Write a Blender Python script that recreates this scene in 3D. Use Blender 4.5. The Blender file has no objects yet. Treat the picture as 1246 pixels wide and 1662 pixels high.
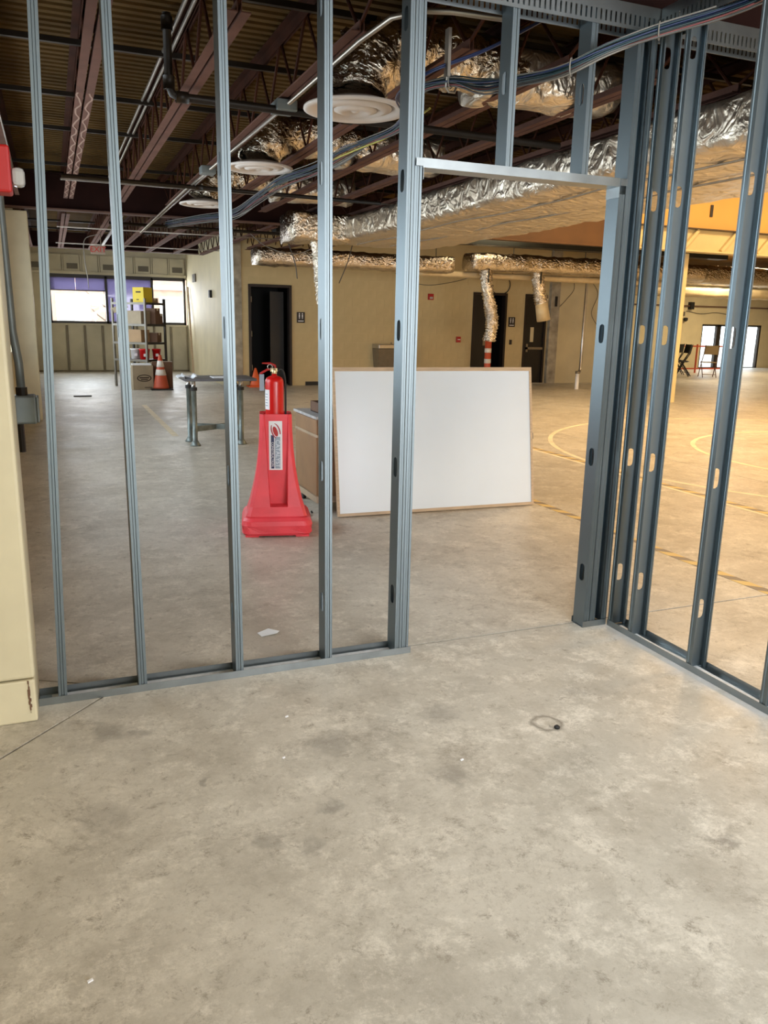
import bpy, math, random
from math import sin, cos, pi, sqrt, atan2, radians
from mathutils import Vector, Matrix, noise

random.seed(7)
sc = bpy.context.scene
COL = sc.collection

# ---------------------------------------------------------------- camera
H = 1.52
cam_d = bpy.data.cameras.new('camera')
cam_d.sensor_fit = 'HORIZONTAL'; cam_d.sensor_width = 36.0
cam_d.lens = 1302.466 / 1246.0 * 36.0
cam_d.clip_start = 0.05; cam_d.clip_end = 300
cam = bpy.data.objects.new('camera', cam_d); COL.objects.link(cam)
_R = Vector((0.9271162667, -0.3742001246, 0.0207290801))
_D = Vector((-0.0683455032, -0.2231978168, -0.9723742216))
_F = Vector((0.3684892403, 0.9000872187, -0.2325052224))
cam.matrix_world = Matrix(((_R.x, -_D.x, -_F.x, 0), (_R.y, -_D.y, -_F.y, 0), (_R.z, -_D.z, -_F.z, H), (0, 0, 0, 1)))
sc.camera = cam

# ---------------------------------------------------------------- world, lights, exposure
world = bpy.data.worlds.new('sky'); sc.world = world; world.use_nodes = True
_bg = world.node_tree.nodes['Background']
_bg.inputs[0].default_value = (0.86, 0.93, 1.0, 1); _bg.inputs[1].default_value = 5.0

def area(name, loc, rot, sx, sy, power, color, spread=pi):
    d = bpy.data.lights.new(name, 'AREA'); d.shape = 'RECTANGLE'; d.size = sx; d.size_y = sy
    d.energy = power; d.color = color; d.spread = spread
    o = bpy.data.objects.new(name, d); COL.objects.link(o); o.location = loc; o.rotation_euler = rot
    return o
# daylight entering by the wide windows in the wall behind the camera
area('daylight_back_window', (3.3, -3.85, 1.75), (radians(90), 0, 0), 3.8, 1.7, 330, (0.97, 0.975, 1.0))
# daylight of the window in the left wall just behind the camera
area('daylight_near_left_window', (-0.80, -2.2, 1.78), (0, radians(-90), 0), 1.3, 2.8, 400, (0.66, 0.83, 1.0))
# unseen lamp added to brighten the near floor (its housing is built further down)
area('added_floor_light', (1.85, 2.30, 3.27), (0, 0, 0), 1.2, 0.5, 22, (1.0, 0.97, 0.92), radians(110))
# high-bay lamps of the gymnasium, warm
for _i, (_x, _y) in enumerate([(9.0, 3.0), (9.0, 9.0), (15.0, 3.0), (15.0, 9.0)]):
    area('gym_high_bay', (_x, _y, 5.6), (0, 0, 0), 1.6, 1.6, 440, (1.0, 0.66, 0.32))
# lamps of the low area behind the gymnasium girder
for _i, (_x, _y) in enumerate([(17.5, 17.5), (21.5, 21.0)]):
    area('gym_back_lamp', (_x, _y, 3.25), (0, 0, 0), 1.2, 1.2, 170, (1.0, 0.78, 0.48))
area('hall_lamp', (8.0, 14.2, 3.25), (0, 0, 0), 1.2, 0.6, 45, (1.0, 0.80, 0.52))
# daylight of the far-left window strip and of the gymnasium doors
area('daylight_far_window', (1.78, 23.55, 1.85), (radians(-90), 0, 0), 3.3, 1.1, 150, (0.92, 0.94, 1.0))
# daylight of the window strips in the left wall of the hall
area('daylight_left_window', (-0.80, 8.4, 1.78), (0, radians(-90), 0), 1.3, 6.6, 95, (0.80, 0.90, 1.0))
area('daylight_left_window', (-0.80, 17.2, 1.78), (0, radians(-90), 0), 1.3, 6.2, 90, (0.97, 0.98, 1.0))

vs = sc.view_settings
vs.view_transform = 'Standard'; vs.look = 'None'; vs.gamma = 1.0; vs.use_curve_mapping = False
vs.exposure = 0.0
sc.cycles.max_bounces = 8

# ---------------------------------------------------------------- materials
MATS = {}
def mat(name, color, rough=0.6, metal=0.0, var=0.0, vscale=6.0, bump=0.0, bscale=40.0, spec=0.5, emit=None, estr=0.0, coord='Object', stretch=None, detail=4.0):
    m = bpy.data.materials.new(name); m.use_nodes = True
    nt = m.node_tree; b = nt.nodes['Principled BSDF']
    b.inputs['Base Color'].default_value = (*color, 1)
    b.inputs['Roughness'].default_value = rough; b.inputs['Metallic'].default_value = metal
    b.inputs['Specular IOR Level'].default_value = spec
    if emit:
        b.inputs['Emission Color'].default_value = (*emit, 1); b.inputs['Emission Strength'].default_value = estr
    tc = nt.nodes.new('ShaderNodeTexCoord'); vec = tc.outputs[coord]
    if stretch:
        mp = nt.nodes.new('ShaderNodeMapping'); mp.inputs['Scale'].default_value = stretch
        nt.links.new(vec, mp.inputs['Vector']); vec = mp.outputs['Vector']
    if var > 0:
        n = nt.nodes.new('ShaderNodeTexNoise'); n.inputs['Scale'].default_value = vscale; n.inputs['Detail'].default_value = detail
        nt.links.new(vec, n.inputs['Vector'])
        r = nt.nodes.new('ShaderNodeValToRGB')
        r.color_ramp.elements[0].position = 0.3; r.color_ramp.elements[1].position = 0.7
        r.color_ramp.elements[0].color = (*[c * (1 - var) for c in color], 1)
        r.color_ramp.elements[1].color = (*[min(1, c * (1 + var)) for c in color], 1)
        nt.links.new(n.outputs['Fac'], r.inputs['Fac']); nt.links.new(r.outputs['Color'], b.inputs['Base Color'])
    if bump > 0:
        n2 = nt.nodes.new('ShaderNodeTexNoise'); n2.inputs['Scale'].default_value = bscale; n2.inputs['Detail'].default_value = 3
        nt.links.new(vec, n2.inputs['Vector'])
        bp = nt.nodes.new('ShaderNodeBump'); bp.inputs['Strength'].default_value = bump; bp.inputs['Distance'].default_value = 0.01
        nt.links.new(n2.outputs['Fac'], bp.inputs['Height']); nt.links.new(bp.outputs['Normal'], b.inputs['Normal'])
    MATS[name] = m
    return m

mat('galv', (0.178, 0.214, 0.232), 0.46, 1.0, 0.05, 3, stretch=(1, 1, 0.5))
mat('galv_track', (0.29, 0.32, 0.33), 0.36, 1.0, 0.12, 8)
mat('foil', (0.66, 0.58, 0.47), 0.28, 0.9, 0.10, 3, 0.9, 11.0)
mat('foil_flex', (0.66, 0.58, 0.47), 0.22, 1.0, 0.10, 6, 0.9, 22.0)
mat('foil_dark', (0.28, 0.23, 0.17), 0.5, 0.6, 0.2, 8)
mat('foil_tan', (0.62, 0.50, 0.30), 0.5, 0.3, 0.10, 5, 0.3, 20)
mat('joist', (0.042, 0.013, 0.006), 0.75, 0.0, 0.25, 5, spec=0.12)
mat('joist_chord', (0.110, 0.052, 0.037), 0.75, 0.0, 0.22, 4, spec=0.12)
mat('adhesive', (0.28, 0.185, 0.145), 0.8, spec=0.1)
mat('girder', (0.016, 0.005, 0.0035), 0.8, 0.0, 0.25, 3, spec=0.12)
mat('girder_orange', (0.085, 0.036, 0.009), 0.6, 0.0, 0.15, 3)
mat('flange', (0.11, 0.06, 0.045), 0.7, 0.0, 0.2, 4, spec=0.12)
mat('deck', (0.080, 0.044, 0.0125), 0.85, 0.0, 0.25, 1.5, spec=0.12)
mat('pipe_dark', (0.016, 0.011, 0.007), 0.45, 0.1, 0.2, 6, spec=0.25)
mat('pipe_black', (0.012, 0.014, 0.012), 0.4, 0.1)
mat('emt', (0.34, 0.30, 0.25), 0.36, 0.85, 0.1, 6)
mat('box_grey', (0.16, 0.18, 0.175), 0.5, 0.4, 0.15, 8)
mat('white_metal', (0.60, 0.53, 0.47), 0.5, 0.0, 0.05, 4)
mat('cream', (0.66, 0.57, 0.36), 0.6, 0.0, 0.07, 2.0, 0.06, 30)
mat('cream_col', (0.62, 0.56, 0.38), 0.5, 0.0, 0.09, 3.0, 0.05, 25)
mat('cream_block', (0.60, 0.47, 0.245), 0.6, 0.0, 0.07, 2.5, 0.12, 45)
mat('cream_girder', (0.68, 0.56, 0.30), 0.6, 0.0, 0.06, 2)
mat('orange_wall', (0.80, 0.45, 0.13), 0.7, 0.0, 0.04, 2)
mat('concrete_col', (0.38, 0.33, 0.245), 0.8, 0.0, 0.35, 5, 0.3, 25)
mat('panel_beige', (0.50, 0.44, 0.31), 0.65, 0.0, 0.12, 2)
mat('batten', (0.20, 0.16, 0.10), 0.6, 0.0, 0.2, 5)
mat('patch_grey', (0.13, 0.11, 0.08), 0.7)
mat('frame_dark', (0.022, 0.016, 0.012), 0.5)
mat('frame_brown', (0.014, 0.007, 0.005), 0.55)
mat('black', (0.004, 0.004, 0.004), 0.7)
mat('door_dark', (0.006, 0.0045, 0.004), 0.45, 0.0, 0.2, 4)
mat('door_lit', (0.10, 0.12, 0.10), 0.6)
mat('red_plastic', (0.78, 0.055, 0.075), 0.42, 0.0, 0.10, 6, 0.08, 60)
mat('red_steel', (0.62, 0.008, 0.008), 0.28, 0.0, 0.05, 5)
mat('red_box', (0.42, 0.008, 0.008), 0.45)
mat('white', (0.82, 0.82, 0.84), 0.5)
mat('white_paper', (0.80, 0.82, 0.85), 0.7)
mat('navy', (0.02, 0.025, 0.09), 0.5)
mat('slate', (0.30, 0.36, 0.44), 0.5)
mat('slate_text', (0.72, 0.78, 0.84), 0.5)
mat('crimson', (0.42, 0.03, 0.05), 0.5)
mat('brass', (0.72, 0.60, 0.36), 0.35, 0.7)
mat('rubber', (0.012, 0.012, 0.012), 0.6)
mat('board_white', (0.73, 0.80, 0.86), 0.28, 0.0, 0.03, 1.5)
mat('wood_frame', (0.52, 0.38, 0.24), 0.5, 0.0, 0.15, 8, stretch=(1, 8, 8))
mat('cabinet', (0.27, 0.150, 0.068), 0.55, 0.0, 0.12, 6)
mat('cabinet_edge', (0.40, 0.30, 0.20), 0.5, 0.0, 0.12, 6)
mat('cabinet_top', (0.42, 0.42, 0.42), 0.5, 0.0, 0.25, 14)
mat('carton', (0.36, 0.235, 0.125), 0.75, 0.0, 0.1, 5)
mat('carton_grey', (0.32, 0.26, 0.175), 0.75, 0.0, 0.1, 5)
mat('carton_dark', (0.13, 0.065, 0.035), 0.75, 0.0, 0.15, 5)
mat('carton_print', (0.045, 0.03, 0.02), 0.8)
mat('yellow_box', (0.66, 0.50, 0.02), 0.6)
mat('shelf_metal', (0.20, 0.185, 0.155), 0.5, 0.3, 0.1, 8)
mat('shelf_shaded', (0.04, 0.035, 0.03), 0.5, 0.2)  # shade of the side turned from the windows, put into the colour
mat('cone_orange', (0.80, 0.13, 0.03), 0.5, 0.0, 0.08, 8)
mat('cone_red', (0.52, 0.085, 0.035), 0.55, 0.0, 0.12, 8)
mat('cone_band', (0.74, 0.70, 0.64), 0.4)
mat('table_top', (0.10, 0.10, 0.11), 0.4, 0.0, 0.15, 8)
mat('table_leg', (0.20, 0.23, 0.22), 0.42, 0.5, 0.25, 14)
mat('steel', (0.50, 0.48, 0.44), 0.3, 0.9, 0.1, 8)
mat('steel_shade', (0.26, 0.22, 0.16), 0.45, 0.6, 0.1, 8)
mat('sign_black', (0.02, 0.015, 0.015), 0.45)
mat('tape_white', (0.62, 0.55, 0.38), 0.7, 0.0, 0.15, 10)
mat('court_line', (0.78, 0.68, 0.50), 0.7, 0.0, 0.15, 4)
mat('tan_fabric', (0.30, 0.22, 0.11), 0.7)
mat('cable_blue', (0.010, 0.022, 0.075), 0.45)
mat('cable_teal', (0.020, 0.045, 0.052), 0.5)
mat('cable_grey', (0.075, 0.072, 0.066), 0.5)
mat('cable_white', (0.20, 0.185, 0.16), 0.5)
mat('cable_red', (0.22, 0.05, 0.05), 0.5)
mat('cable_yellow', (0.40, 0.36, 0.06), 0.5)
mat('lens_clear', (0.42, 0.42, 0.41), 0.12, 0.0, spec=0.8)
mat('exit_face', (0.33, 0.25, 0.19), 0.5)
mat('exit_red', (0.50, 0.02, 0.015), 0.5, emit=(0.9, 0.04, 0.02), estr=0.02)
mat('brick_out', (0.62, 0.40, 0.30), 0.8, 0.0, 0.12, 3)
mat('stone_out', (0.78, 0.74, 0.68), 0.8)
mat('ground_out', (0.50, 0.47, 0.42), 0.9, 0.0, 0.1, 1)
mat('pane_out', (0.40, 0.36, 0.34), 0.3)
mat('bark', (0.14, 0.10, 0.07), 0.9)
mat('dust', (0.66, 0.68, 0.70), 0.9, 0.0, 0.15, 30)
mat('joint', (0.05, 0.042, 0.034), 0.95)
mat('plain_dark', (0.10, 0.075, 0.05), 0.8)

for _n, _sc, _d in (('foil', 7.0, .055), ('foil_flex', 15.0, .03)):
    _nt = MATS[_n].node_tree
    _b = [n for n in _nt.nodes if n.type == 'BUMP'][0]; _b.inputs['Distance'].default_value = _d; _b.inputs['Strength'].default_value = 1.0
    _t = _b.inputs['Height'].links[0].from_node; _t.inputs['Scale'].default_value = _sc; _t.inputs['Detail'].default_value = 7; _t.inputs['Distortion'].default_value = 1.2; _t.inputs['Roughness'].default_value = .45
def mix_material(name, tint, glossy=0.06, solid=None, solid_fac=0.0):
    m = bpy.data.materials.new(name); m.use_nodes = True; nt = m.node_tree
    for n in list(nt.nodes): nt.nodes.remove(n)
    out = nt.nodes.new('ShaderNodeOutputMaterial'); tr = nt.nodes.new('ShaderNodeBsdfTransparent'); tr.inputs[0].default_value = (*tint, 1)
    gl = nt.nodes.new('ShaderNodeBsdfGlossy'); gl.inputs['Roughness'].default_value = 0.03
    mx = nt.nodes.new('ShaderNodeMixShader'); mx.inputs[0].default_value = glossy
    nt.links.new(tr.outputs[0], mx.inputs[1]); nt.links.new(gl.outputs[0], mx.inputs[2]); last = mx
    if solid:
        tl = nt.nodes.new('ShaderNodeBsdfTranslucent'); tl.inputs[0].default_value = (*solid, 1)
        m2 = nt.nodes.new('ShaderNodeMixShader'); m2.inputs[0].default_value = solid_fac
        nt.links.new(mx.outputs[0], m2.inputs[1]); nt.links.new(tl.outputs[0], m2.inputs[2]); last = m2
    nt.links.new(last.outputs[0], out.inputs[0]); MATS[name] = m
mix_material('glass', (0.95, 0.97, 0.97))
mix_material('glass_dark', (0.10, 0.11, 0.12), 0.1)
mix_material('film_purple', (0.115, 0.105, 0.155), 0.04, (0.27, 0.25, 0.34), 0.3)

def concrete(name, spots=True):
    m = bpy.data.materials.new(name); m.use_nodes = True; nt = m.node_tree; L = nt.links; N = nt.nodes
    b = N['Principled BSDF']; tc = N.new('ShaderNodeTexCoord'); geo = N.new('ShaderNodeNewGeometry'); pos = geo.outputs['Position']
    def nz(scale, detail=5, rough=0.6, dist=0.0):
        n = N.new('ShaderNodeTexNoise'); n.inputs['Scale'].default_value = scale; n.inputs['Detail'].default_value = detail
        n.inputs['Roughness'].default_value = rough; n.inputs['Distortion'].default_value = dist; L.new(pos, n.inputs['Vector']); return n.outputs['Fac']
    def ramp(f, a, b_, ca=(0, 0, 0, 1), cb=(1, 1, 1, 1)):
        r = N.new('ShaderNodeValToRGB'); r.color_ramp.elements[0].position = a; r.color_ramp.elements[1].position = b_
        r.color_ramp.elements[0].color = ca; r.color_ramp.elements[1].color = cb; L.new(f, r.inputs['Fac']); return r.outputs['Color']
    def mixc(fac, a, b_, mode='MIX'):
        x = N.new('ShaderNodeMix'); x.data_type = 'RGBA'; x.blend_type = mode
        if isinstance(fac, float): x.inputs[0].default_value = fac
        else: L.new(fac, x.inputs[0])
        for v, s in ((a, x.inputs[6]), (b_, x.inputs[7])):
            if isinstance(v, tuple): s.default_value = v
            else: L.new(v, s)
        return x.outputs[2]
    base = ramp(nz(0.55, 9, 0.70, 0.6), 0.30, 0.70, (0.42, 0.385, 0.32, 1), (0.66, 0.62, 0.535, 1))
    c = mixc(ramp(nz(2.2, 12, 0.82, 0.2), 0.47, 0.70), base, (0.36, 0.325, 0.265, 1))
    c = mixc(ramp(nz(4.0, 12, 0.88, 0.15), 0.50, 0.62), c, (0.71, 0.665, 0.575, 1))
    c = mixc(ramp(nz(1.3, 14, 0.88, 0.3), 0.54, 0.63), c, (0.33, 0.295, 0.24, 1))
    c = mixc(ramp(nz(13.0, 12, 0.88, 0.3), 0.54, 0.62), c, (0.31, 0.275, 0.22, 1))
    c = mixc(ramp(nz(40, 8, 0.85), 0.52, 0.72), c, (0.38, 0.345, 0.28, 1))
    def dist(p, scl=.13):
        d = N.new('ShaderNodeVectorMath'); d.operation = 'DISTANCE'; d.inputs[1].default_value = p
        nn = N.new('ShaderNodeTexNoise'); nn.inputs['Scale'].default_value = 22; nn.inputs['Detail'].default_value = 6; L.new(pos, nn.inputs['Vector'])
        sub = N.new('ShaderNodeVectorMath'); sub.operation = 'MULTIPLY_ADD'; L.new(nn.outputs['Color'], sub.inputs[0])
        sub.inputs[1].default_value = (scl, scl, 0); L.new(pos, sub.inputs[2]); L.new(sub.outputs[0], d.inputs[0]); return d.outputs['Value']
    if spots:
        for (x, y, r, k) in SPOTS:
            k *= .75; f = ramp(dist((x + .065, y + .065, 0)), max(0, r * 0.45), r * 1.15, (k, k, k, 1), (0, 0, 0, 1))
            c = mixc(f, c, (0.21, 0.19, 0.16, 1))
        # a ring left by a bucket
        d = dist((RING[0] + .02, RING[1] + .02, 0), .04); r = N.new('ShaderNodeValToRGB'); e = r.color_ramp.elements
        e[0].position = RING[2] * 0.72; e[0].color = (0, 0, 0, 1); e[1].position = RING[2]; e[1].color = (.7, .7, .7, 1)
        e2 = r.color_ramp.elements.new(RING[2] * 1.28); e2.color = (0, 0, 0, 1); L.new(d, r.inputs['Fac'])
        c = mixc(r.outputs['Color'], c, (0.15, 0.13, 0.10, 1))
    # chalk dust along the foot of the right-hand framing
    sp = N.new('ShaderNodeSeparateXYZ'); L.new(pos, sp.inputs[0])
    mr = N.new('ShaderNodeMapRange'); mr.inputs[1].default_value = 2.46; mr.inputs[2].default_value = 2.56; L.new(sp.outputs[0], mr.inputs[0])
    mr2 = N.new('ShaderNodeMapRange'); mr2.inputs[1].default_value = 2.75; mr2.inputs[2].default_value = 2.66; L.new(sp.outputs[0], mr2.inputs[0])
    mr3 = N.new('ShaderNodeMapRange'); mr3.inputs[1].default_value = 3.36; mr3.inputs[2].default_value = 3.28; L.new(sp.outputs[1], mr3.inputs[0])
    q = N.new('ShaderNodeMath'); q.operation = 'MULTIPLY'; L.new(mr.outputs[0], q.inputs[0]); L.new(mr2.outputs[0], q.inputs[1])
    q2 = N.new('ShaderNodeMath'); q2.operation = 'MULTIPLY'; L.new(q.outputs[0], q2.inputs[0]); L.new(mr3.outputs[0], q2.inputs[1])
    q3 = N.new('ShaderNodeMath'); q3.operation = 'MULTIPLY'; L.new(q2.outputs[0], q3.inputs[0]); L.new(ramp(nz(7, 5), 0.25, 0.7), q3.inputs[1])
    c = mixc(q3.outputs[0], c, (0.62, 0.63, 0.64, 1))
    L.new(c, b.inputs['Base Color'])
    rr = N.new('ShaderNodeMapRange'); rr.inputs[3].default_value = 0.20; rr.inputs[4].default_value = 0.68; L.new(nz(1.6, 7, 0.7, 0.6), rr.inputs[0]); L.new(rr.outputs[0], b.inputs['Roughness'])
    b.inputs['Specular IOR Level'].default_value = 0.42
    bp = N.new('ShaderNodeBump'); bp.inputs['Strength'].default_value = 0.10; bp.inputs['Distance'].default_value = 0.01
    L.new(nz(18, 6), bp.inputs['Height']); L.new(bp.outputs['Normal'], b.inputs['Normal'])
    MATS[name] = m
SPOTS = [(0.72, 2.16, 0.05, .75), (0.50, 2.07, 0.05, .6), (0.62, 1.99, 0.05, .6), (1.18, 2.20, 0.07, .7), (0.84, 2.55, 0.09, .55), (1.33, 2.62, 0.09, .6),
         (1.79, 1.59, 0.04, .8), (0.10, 2.90, 0.07, .6), (0.20, 2.86, 0.05, .6), (0.05, 2.35, 0.10, .5), (0.37, 2.45, 0.025, .8), (1.70, 2.36, 0.012, 1.0), (1.95, 2.6, .05, .4)]
RING = (1.69, 2.40, 0.055)
concrete('concrete')

# ---------------------------------------------------------------- mesh helpers
class MB:
    def __init__(s): s.v = []; s.f = []
    def add(s, vs_, fs):
        o = len(s.v); s.v += [tuple(p) for p in vs_]; s.f += [tuple(i + o for i in f) for f in fs]; return s
    def box(s, a, b):
        x0, y0, z0 = a; x1, y1, z1 = b
        if x0 > x1: x0, x1 = x1, x0
        if y0 > y1: y0, y1 = y1, y0
        if z0 > z1: z0, z1 = z1, z0
        return s.add([(x0, y0, z0), (x1, y0, z0), (x1, y1, z0), (x0, y1, z0), (x0, y0, z1), (x1, y0, z1), (x1, y1, z1), (x0, y1, z1)],
                     [(3, 2, 1, 0), (4, 5, 6, 7), (0, 1, 5, 4), (1, 2, 6, 5), (2, 3, 7, 6), (3, 0, 4, 7)])
    def bar(s, p, q, w, h=None, up=(0, 0, 1)):
        p = Vector(p); q = Vector(q); h = h or w; d = (q - p).normalized(); u = Vector(up)
        if abs(d.dot(u)) > .98: u = Vector((1, 0, 0))
        a = d.cross(u).normalized() * w / 2; b = a.cross(d).normalized() * h / 2
        vs_ = [c + sa * a + sb * b for c in (p, q) for sa, sb in ((-1, -1), (1, -1), (1, 1), (-1, 1))]
        return s.add(vs_, [(0, 1, 2, 3), (7, 6, 5, 4), (0, 4, 5, 1), (1, 5, 6, 2), (2, 6, 7, 3), (3, 7, 4, 0)])
    def tube(s, pts, r, n=8, cap=True):
        pts = [Vector(p) for p in pts]; m = len(pts); rs = r if isinstance(r, (list, tuple)) else [r] * m
        ref = None; rings = []
        for i, p in enumerate(pts):
            d = (pts[min(i + 1, m - 1)] - pts[max(i - 1, 0)]).normalized()
            if ref is None: ref = Vector((0, 0, 1)) if abs(d.z) < .9 else Vector((1, 0, 0))
            a = d.cross(ref)
            if a.length < 1e-4: a = d.cross(Vector((0, 1, 0)))
            a.normalize(); b = a.cross(d).normalized(); ref = b
            rings.append([p + rs[i] * (cos(2 * pi * k / n) * a + sin(2 * pi * k / n) * b) for k in range(n)])
        vs_ = [q for R in rings for q in R]; fs = []
        for i in range(m - 1):
            for k in range(n): fs.append((i * n + k, i * n + (k + 1) % n, (i + 1) * n + (k + 1) % n, (i + 1) * n + k))
        if cap: fs.append(tuple(range(n))); fs.append(tuple((m - 1) * n + k for k in reversed(range(n))))
        return s.add(vs_, fs)
    def lathe(s, prof, c=(0, 0, 0), n=24, close=False):
        vs_ = []; fs = []; m = len(prof)
        for (r, z) in prof:
            for k in range(n): vs_.append((c[0] + r * cos(2 * pi * k / n), c[1] + r * sin(2 * pi * k / n), c[2] + z))
        for i in range(m - 1):
            for k in range(n): fs.append((i * n + k, i * n + (k + 1) % n, (i + 1) * n + (k + 1) % n, (i + 1) * n + k))
        fs.append(tuple(reversed(range(n)))); fs.append(tuple((m - 1) * n + k for k in range(n)))
        return s.add(vs_, fs)
    def prism(s, poly, z0, z1):
        n = len(poly)
        return s.add([(x, y, z0) for x, y in poly] + [(x, y, z1) for x, y in poly],
                     [tuple(reversed(range(n))), tuple(range(n, 2 * n))] + [(i, (i + 1) % n, n + (i + 1) % n, n + i) for i in range(n)])
    def extrude(s, line, f, a, b, closed=False):
        """extrude an open 2D line along a third coordinate; f(u, v, t) -> xyz"""
        n = len(line); vs_ = [f(u, v, a) for u, v in line] + [f(u, v, b) for u, v in line]
        return s.add(vs_, [(i, (i + 1) % n, n + (i + 1) % n, n + i) for i in range(n if closed else n - 1)])
    def loft(s, secs, cap0=True, cap1=True):
        n = len(secs[0]); vs_ = [p for S in secs for p in S]; fs = []
        for i in range(len(secs) - 1):
            for k in range(n): fs.append((i * n + k, i * n + (k + 1) % n, (i + 1) * n + (k + 1) % n, (i + 1) * n + k))
        if cap0: fs.append(tuple(reversed(range(n))))
        if cap1: fs.append(tuple((len(secs) - 1) * n + k for k in range(n)))
        return s.add(vs_, fs)
    def build(s, name, m, parent=None, local=False, smooth=False, bevel=0.0, solid=0.0, label=None, cat=None, group=None, kind=None, base=True):
        vs_ = s.v; loc = None
        if parent is not None and not local:
            o = Vector(parent.get('_org', (0, 0, 0))); vs_ = [tuple(Vector(p) - o) for p in vs_]
        elif parent is None and base and vs_:
            xs = [p[0] for p in vs_]; ys = [p[1] for p in vs_]; zs = [p[2] for p in vs_]
            loc = Vector(((min(xs) + max(xs)) / 2, (min(ys) + max(ys)) / 2, min(zs))); vs_ = [tuple(Vector(p) - loc) for p in vs_]
        me = bpy.data.meshes.new(name); me.from_pydata(vs_, [], s.f); me.validate(); me.update()
        me.materials.append(MATS[m])
        if smooth:
            for p in me.polygons: p.use_smooth = True
        o = bpy.data.objects.new(name, me); COL.objects.link(o)
        if loc is not None: o.location = loc
        if parent is not None:
            o.parent = parent; o['_org'] = parent.get('_org', (0, 0, 0))
        else: o['_org'] = tuple(loc) if loc is not None else (0, 0, 0)
        if solid:
            md = o.modifiers.new('thickness', 'SOLIDIFY'); md.thickness = solid; md.offset = 0
        if bevel:
            md = o.modifiers.new('bevel', 'BEVEL'); md.width = bevel; md.segments = 2; md.limit_method = 'ANGLE'
        if label: o['label'] = label
        if cat: o['category'] = cat
        if group: o['group'] = group
        if kind: o['kind'] = kind
        return o

def thing(name, label, cat, loc=(0, 0, 0), rotz=0.0, group=None, kind=None):
    o = bpy.data.objects.new(name, None); COL.objects.link(o); o.empty_display_size = 0.1
    o.location = loc; o.rotation_euler = (0, 0, rotz); o['_org'] = tuple(loc)
    if kind: o['kind'] = kind
    if label: o['label'] = label
    if cat: o['category'] = cat
    if group: o['group'] = group
    return o

def text(body, size, m, parent, mw, name='lettering', depth=0.0006):
    cu = bpy.data.curves.new(name, 'FONT'); cu.body = body; cu.size = size; cu.align_x = 'CENTER'; cu.align_y = 'CENTER'; cu.extrude = depth
    t = bpy.data.objects.new(name, cu); COL.objects.link(t)
    bpy.context.view_layer.update()
    me = bpy.data.meshes.new_from_object(t.evaluated_get(bpy.context.evaluated_depsgraph_get()))
    bpy.data.objects.remove(t)
    me.transform(mw); me.materials.clear(); me.materials.append(MATS[m]); me.name = name
    o = bpy.data.objects.new(name, me); COL.objects.link(o); o.parent = parent
    return o

def crom(pts, per=8):
    pts = [Vector(p) for p in pts]; P = [2 * pts[0] - pts[1]] + pts + [2 * pts[-1] - pts[-2]]; out = []
    for i in range(1, len(P) - 2):
        for k in range(per):
            t = k / per; a, b, c, d = P[i - 1], P[i], P[i + 1], P[i + 2]
            out.append(0.5 * ((2 * b) + (c - a) * t + (2 * a - 5 * b + 4 * c - d) * t * t + (3 * b - a - 3 * c + d) * t ** 3))
    out.append(pts[-1]); return out

ORD = ['first', 'second', 'third', 'fourth', 'fifth', 'sixth', 'seventh', 'eighth', 'ninth', 'tenth', 'eleventh', 'twelfth']

# ================================================================ THE SETTING
# ---- floor: concrete slabs with sawn joints
floor = thing('floor', 'stained bare concrete floor slabs', 'floor', kind='structure')
JY, g = 3.285, 0.006
ux, uy = -0.269, 2.835
wx, wy = 0.06, 3.18
slabs = [
    [(-0.75, -4.1), (2.2 * 3, -4.1), (6.6, JY - g), (0.165, JY - g), (ux + .003, uy - .004), (-0.75, 2.33)],
    [(-0.75, 2.342), (ux - .003, uy + .004), (0.155, JY), (-0.154, 3.457), (-0.75, 4.0)],
    [(0.17, JY + g), (6.6, JY + g), (6.6, 24.3), (-0.75, 24.3), (-0.75, 4.012), (-0.15, 3.466)],
    [(6.608, -4.1), (27.2, -4.1), (27.2, 24.3), (6.608, 24.3)],
]
for pl in slabs:
    MB().prism(pl, -0.12, 0.0).build('slab', 'concrete', floor)
MB().prism([(-0.75, -4.1), (27.2, -4.1), (27.2, 24.3), (-0.75, 24.3)], -0.2, -0.014).build('slab_bed', 'joint', floor)

# ---- ceiling: corrugated steel deck (low hall) and the higher gymnasium roof
DZ = 3.40
def deck(name, x0, x1, y0, y1, z, m='deck'):
    mb = MB(); y = y0; line = []; pitch = 0.11
    while y < y1 - 1e-6:
        line += [(y, 0), (y + pitch * .5, 0), (y + pitch * .6, .03), (y + pitch * .9, .03)]; y += pitch
    line.append((y, 0))
    mb.extrude(line, lambda u, v, t: (t, u, z + v), x0, x1)
    return mb
ceil = deck('ceiling', -0.75, 6.2, -4.1, 24.3, DZ).build('ceiling', 'deck', kind='structure', base=False, label='brown corrugated steel roof deck overhead')
deck('x', 6.2, 27.2, 13.2, 24.3, DZ).build('ceiling_panel', 'deck', ceil)
MB().box((6.2, -4.1, 6.2), (27.2, 13.2, 6.3)).build('ceiling_panel', 'plain_dark', ceil)
MB().box((-0.75, -4.1, DZ + .05), (6.2, 24.3, DZ + .12)).build('ceiling_panel', 'plain_dark', ceil)
MB().box((6.2, 13.2, DZ + .05), (27.2, 24.3, DZ + .12)).build('ceiling_panel', 'plain_dark', ceil)
MB().box((6.2, -4.1, DZ), (6.3, 12.9, 6.25)).build('ceiling_panel', 'cream', ceil)

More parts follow.
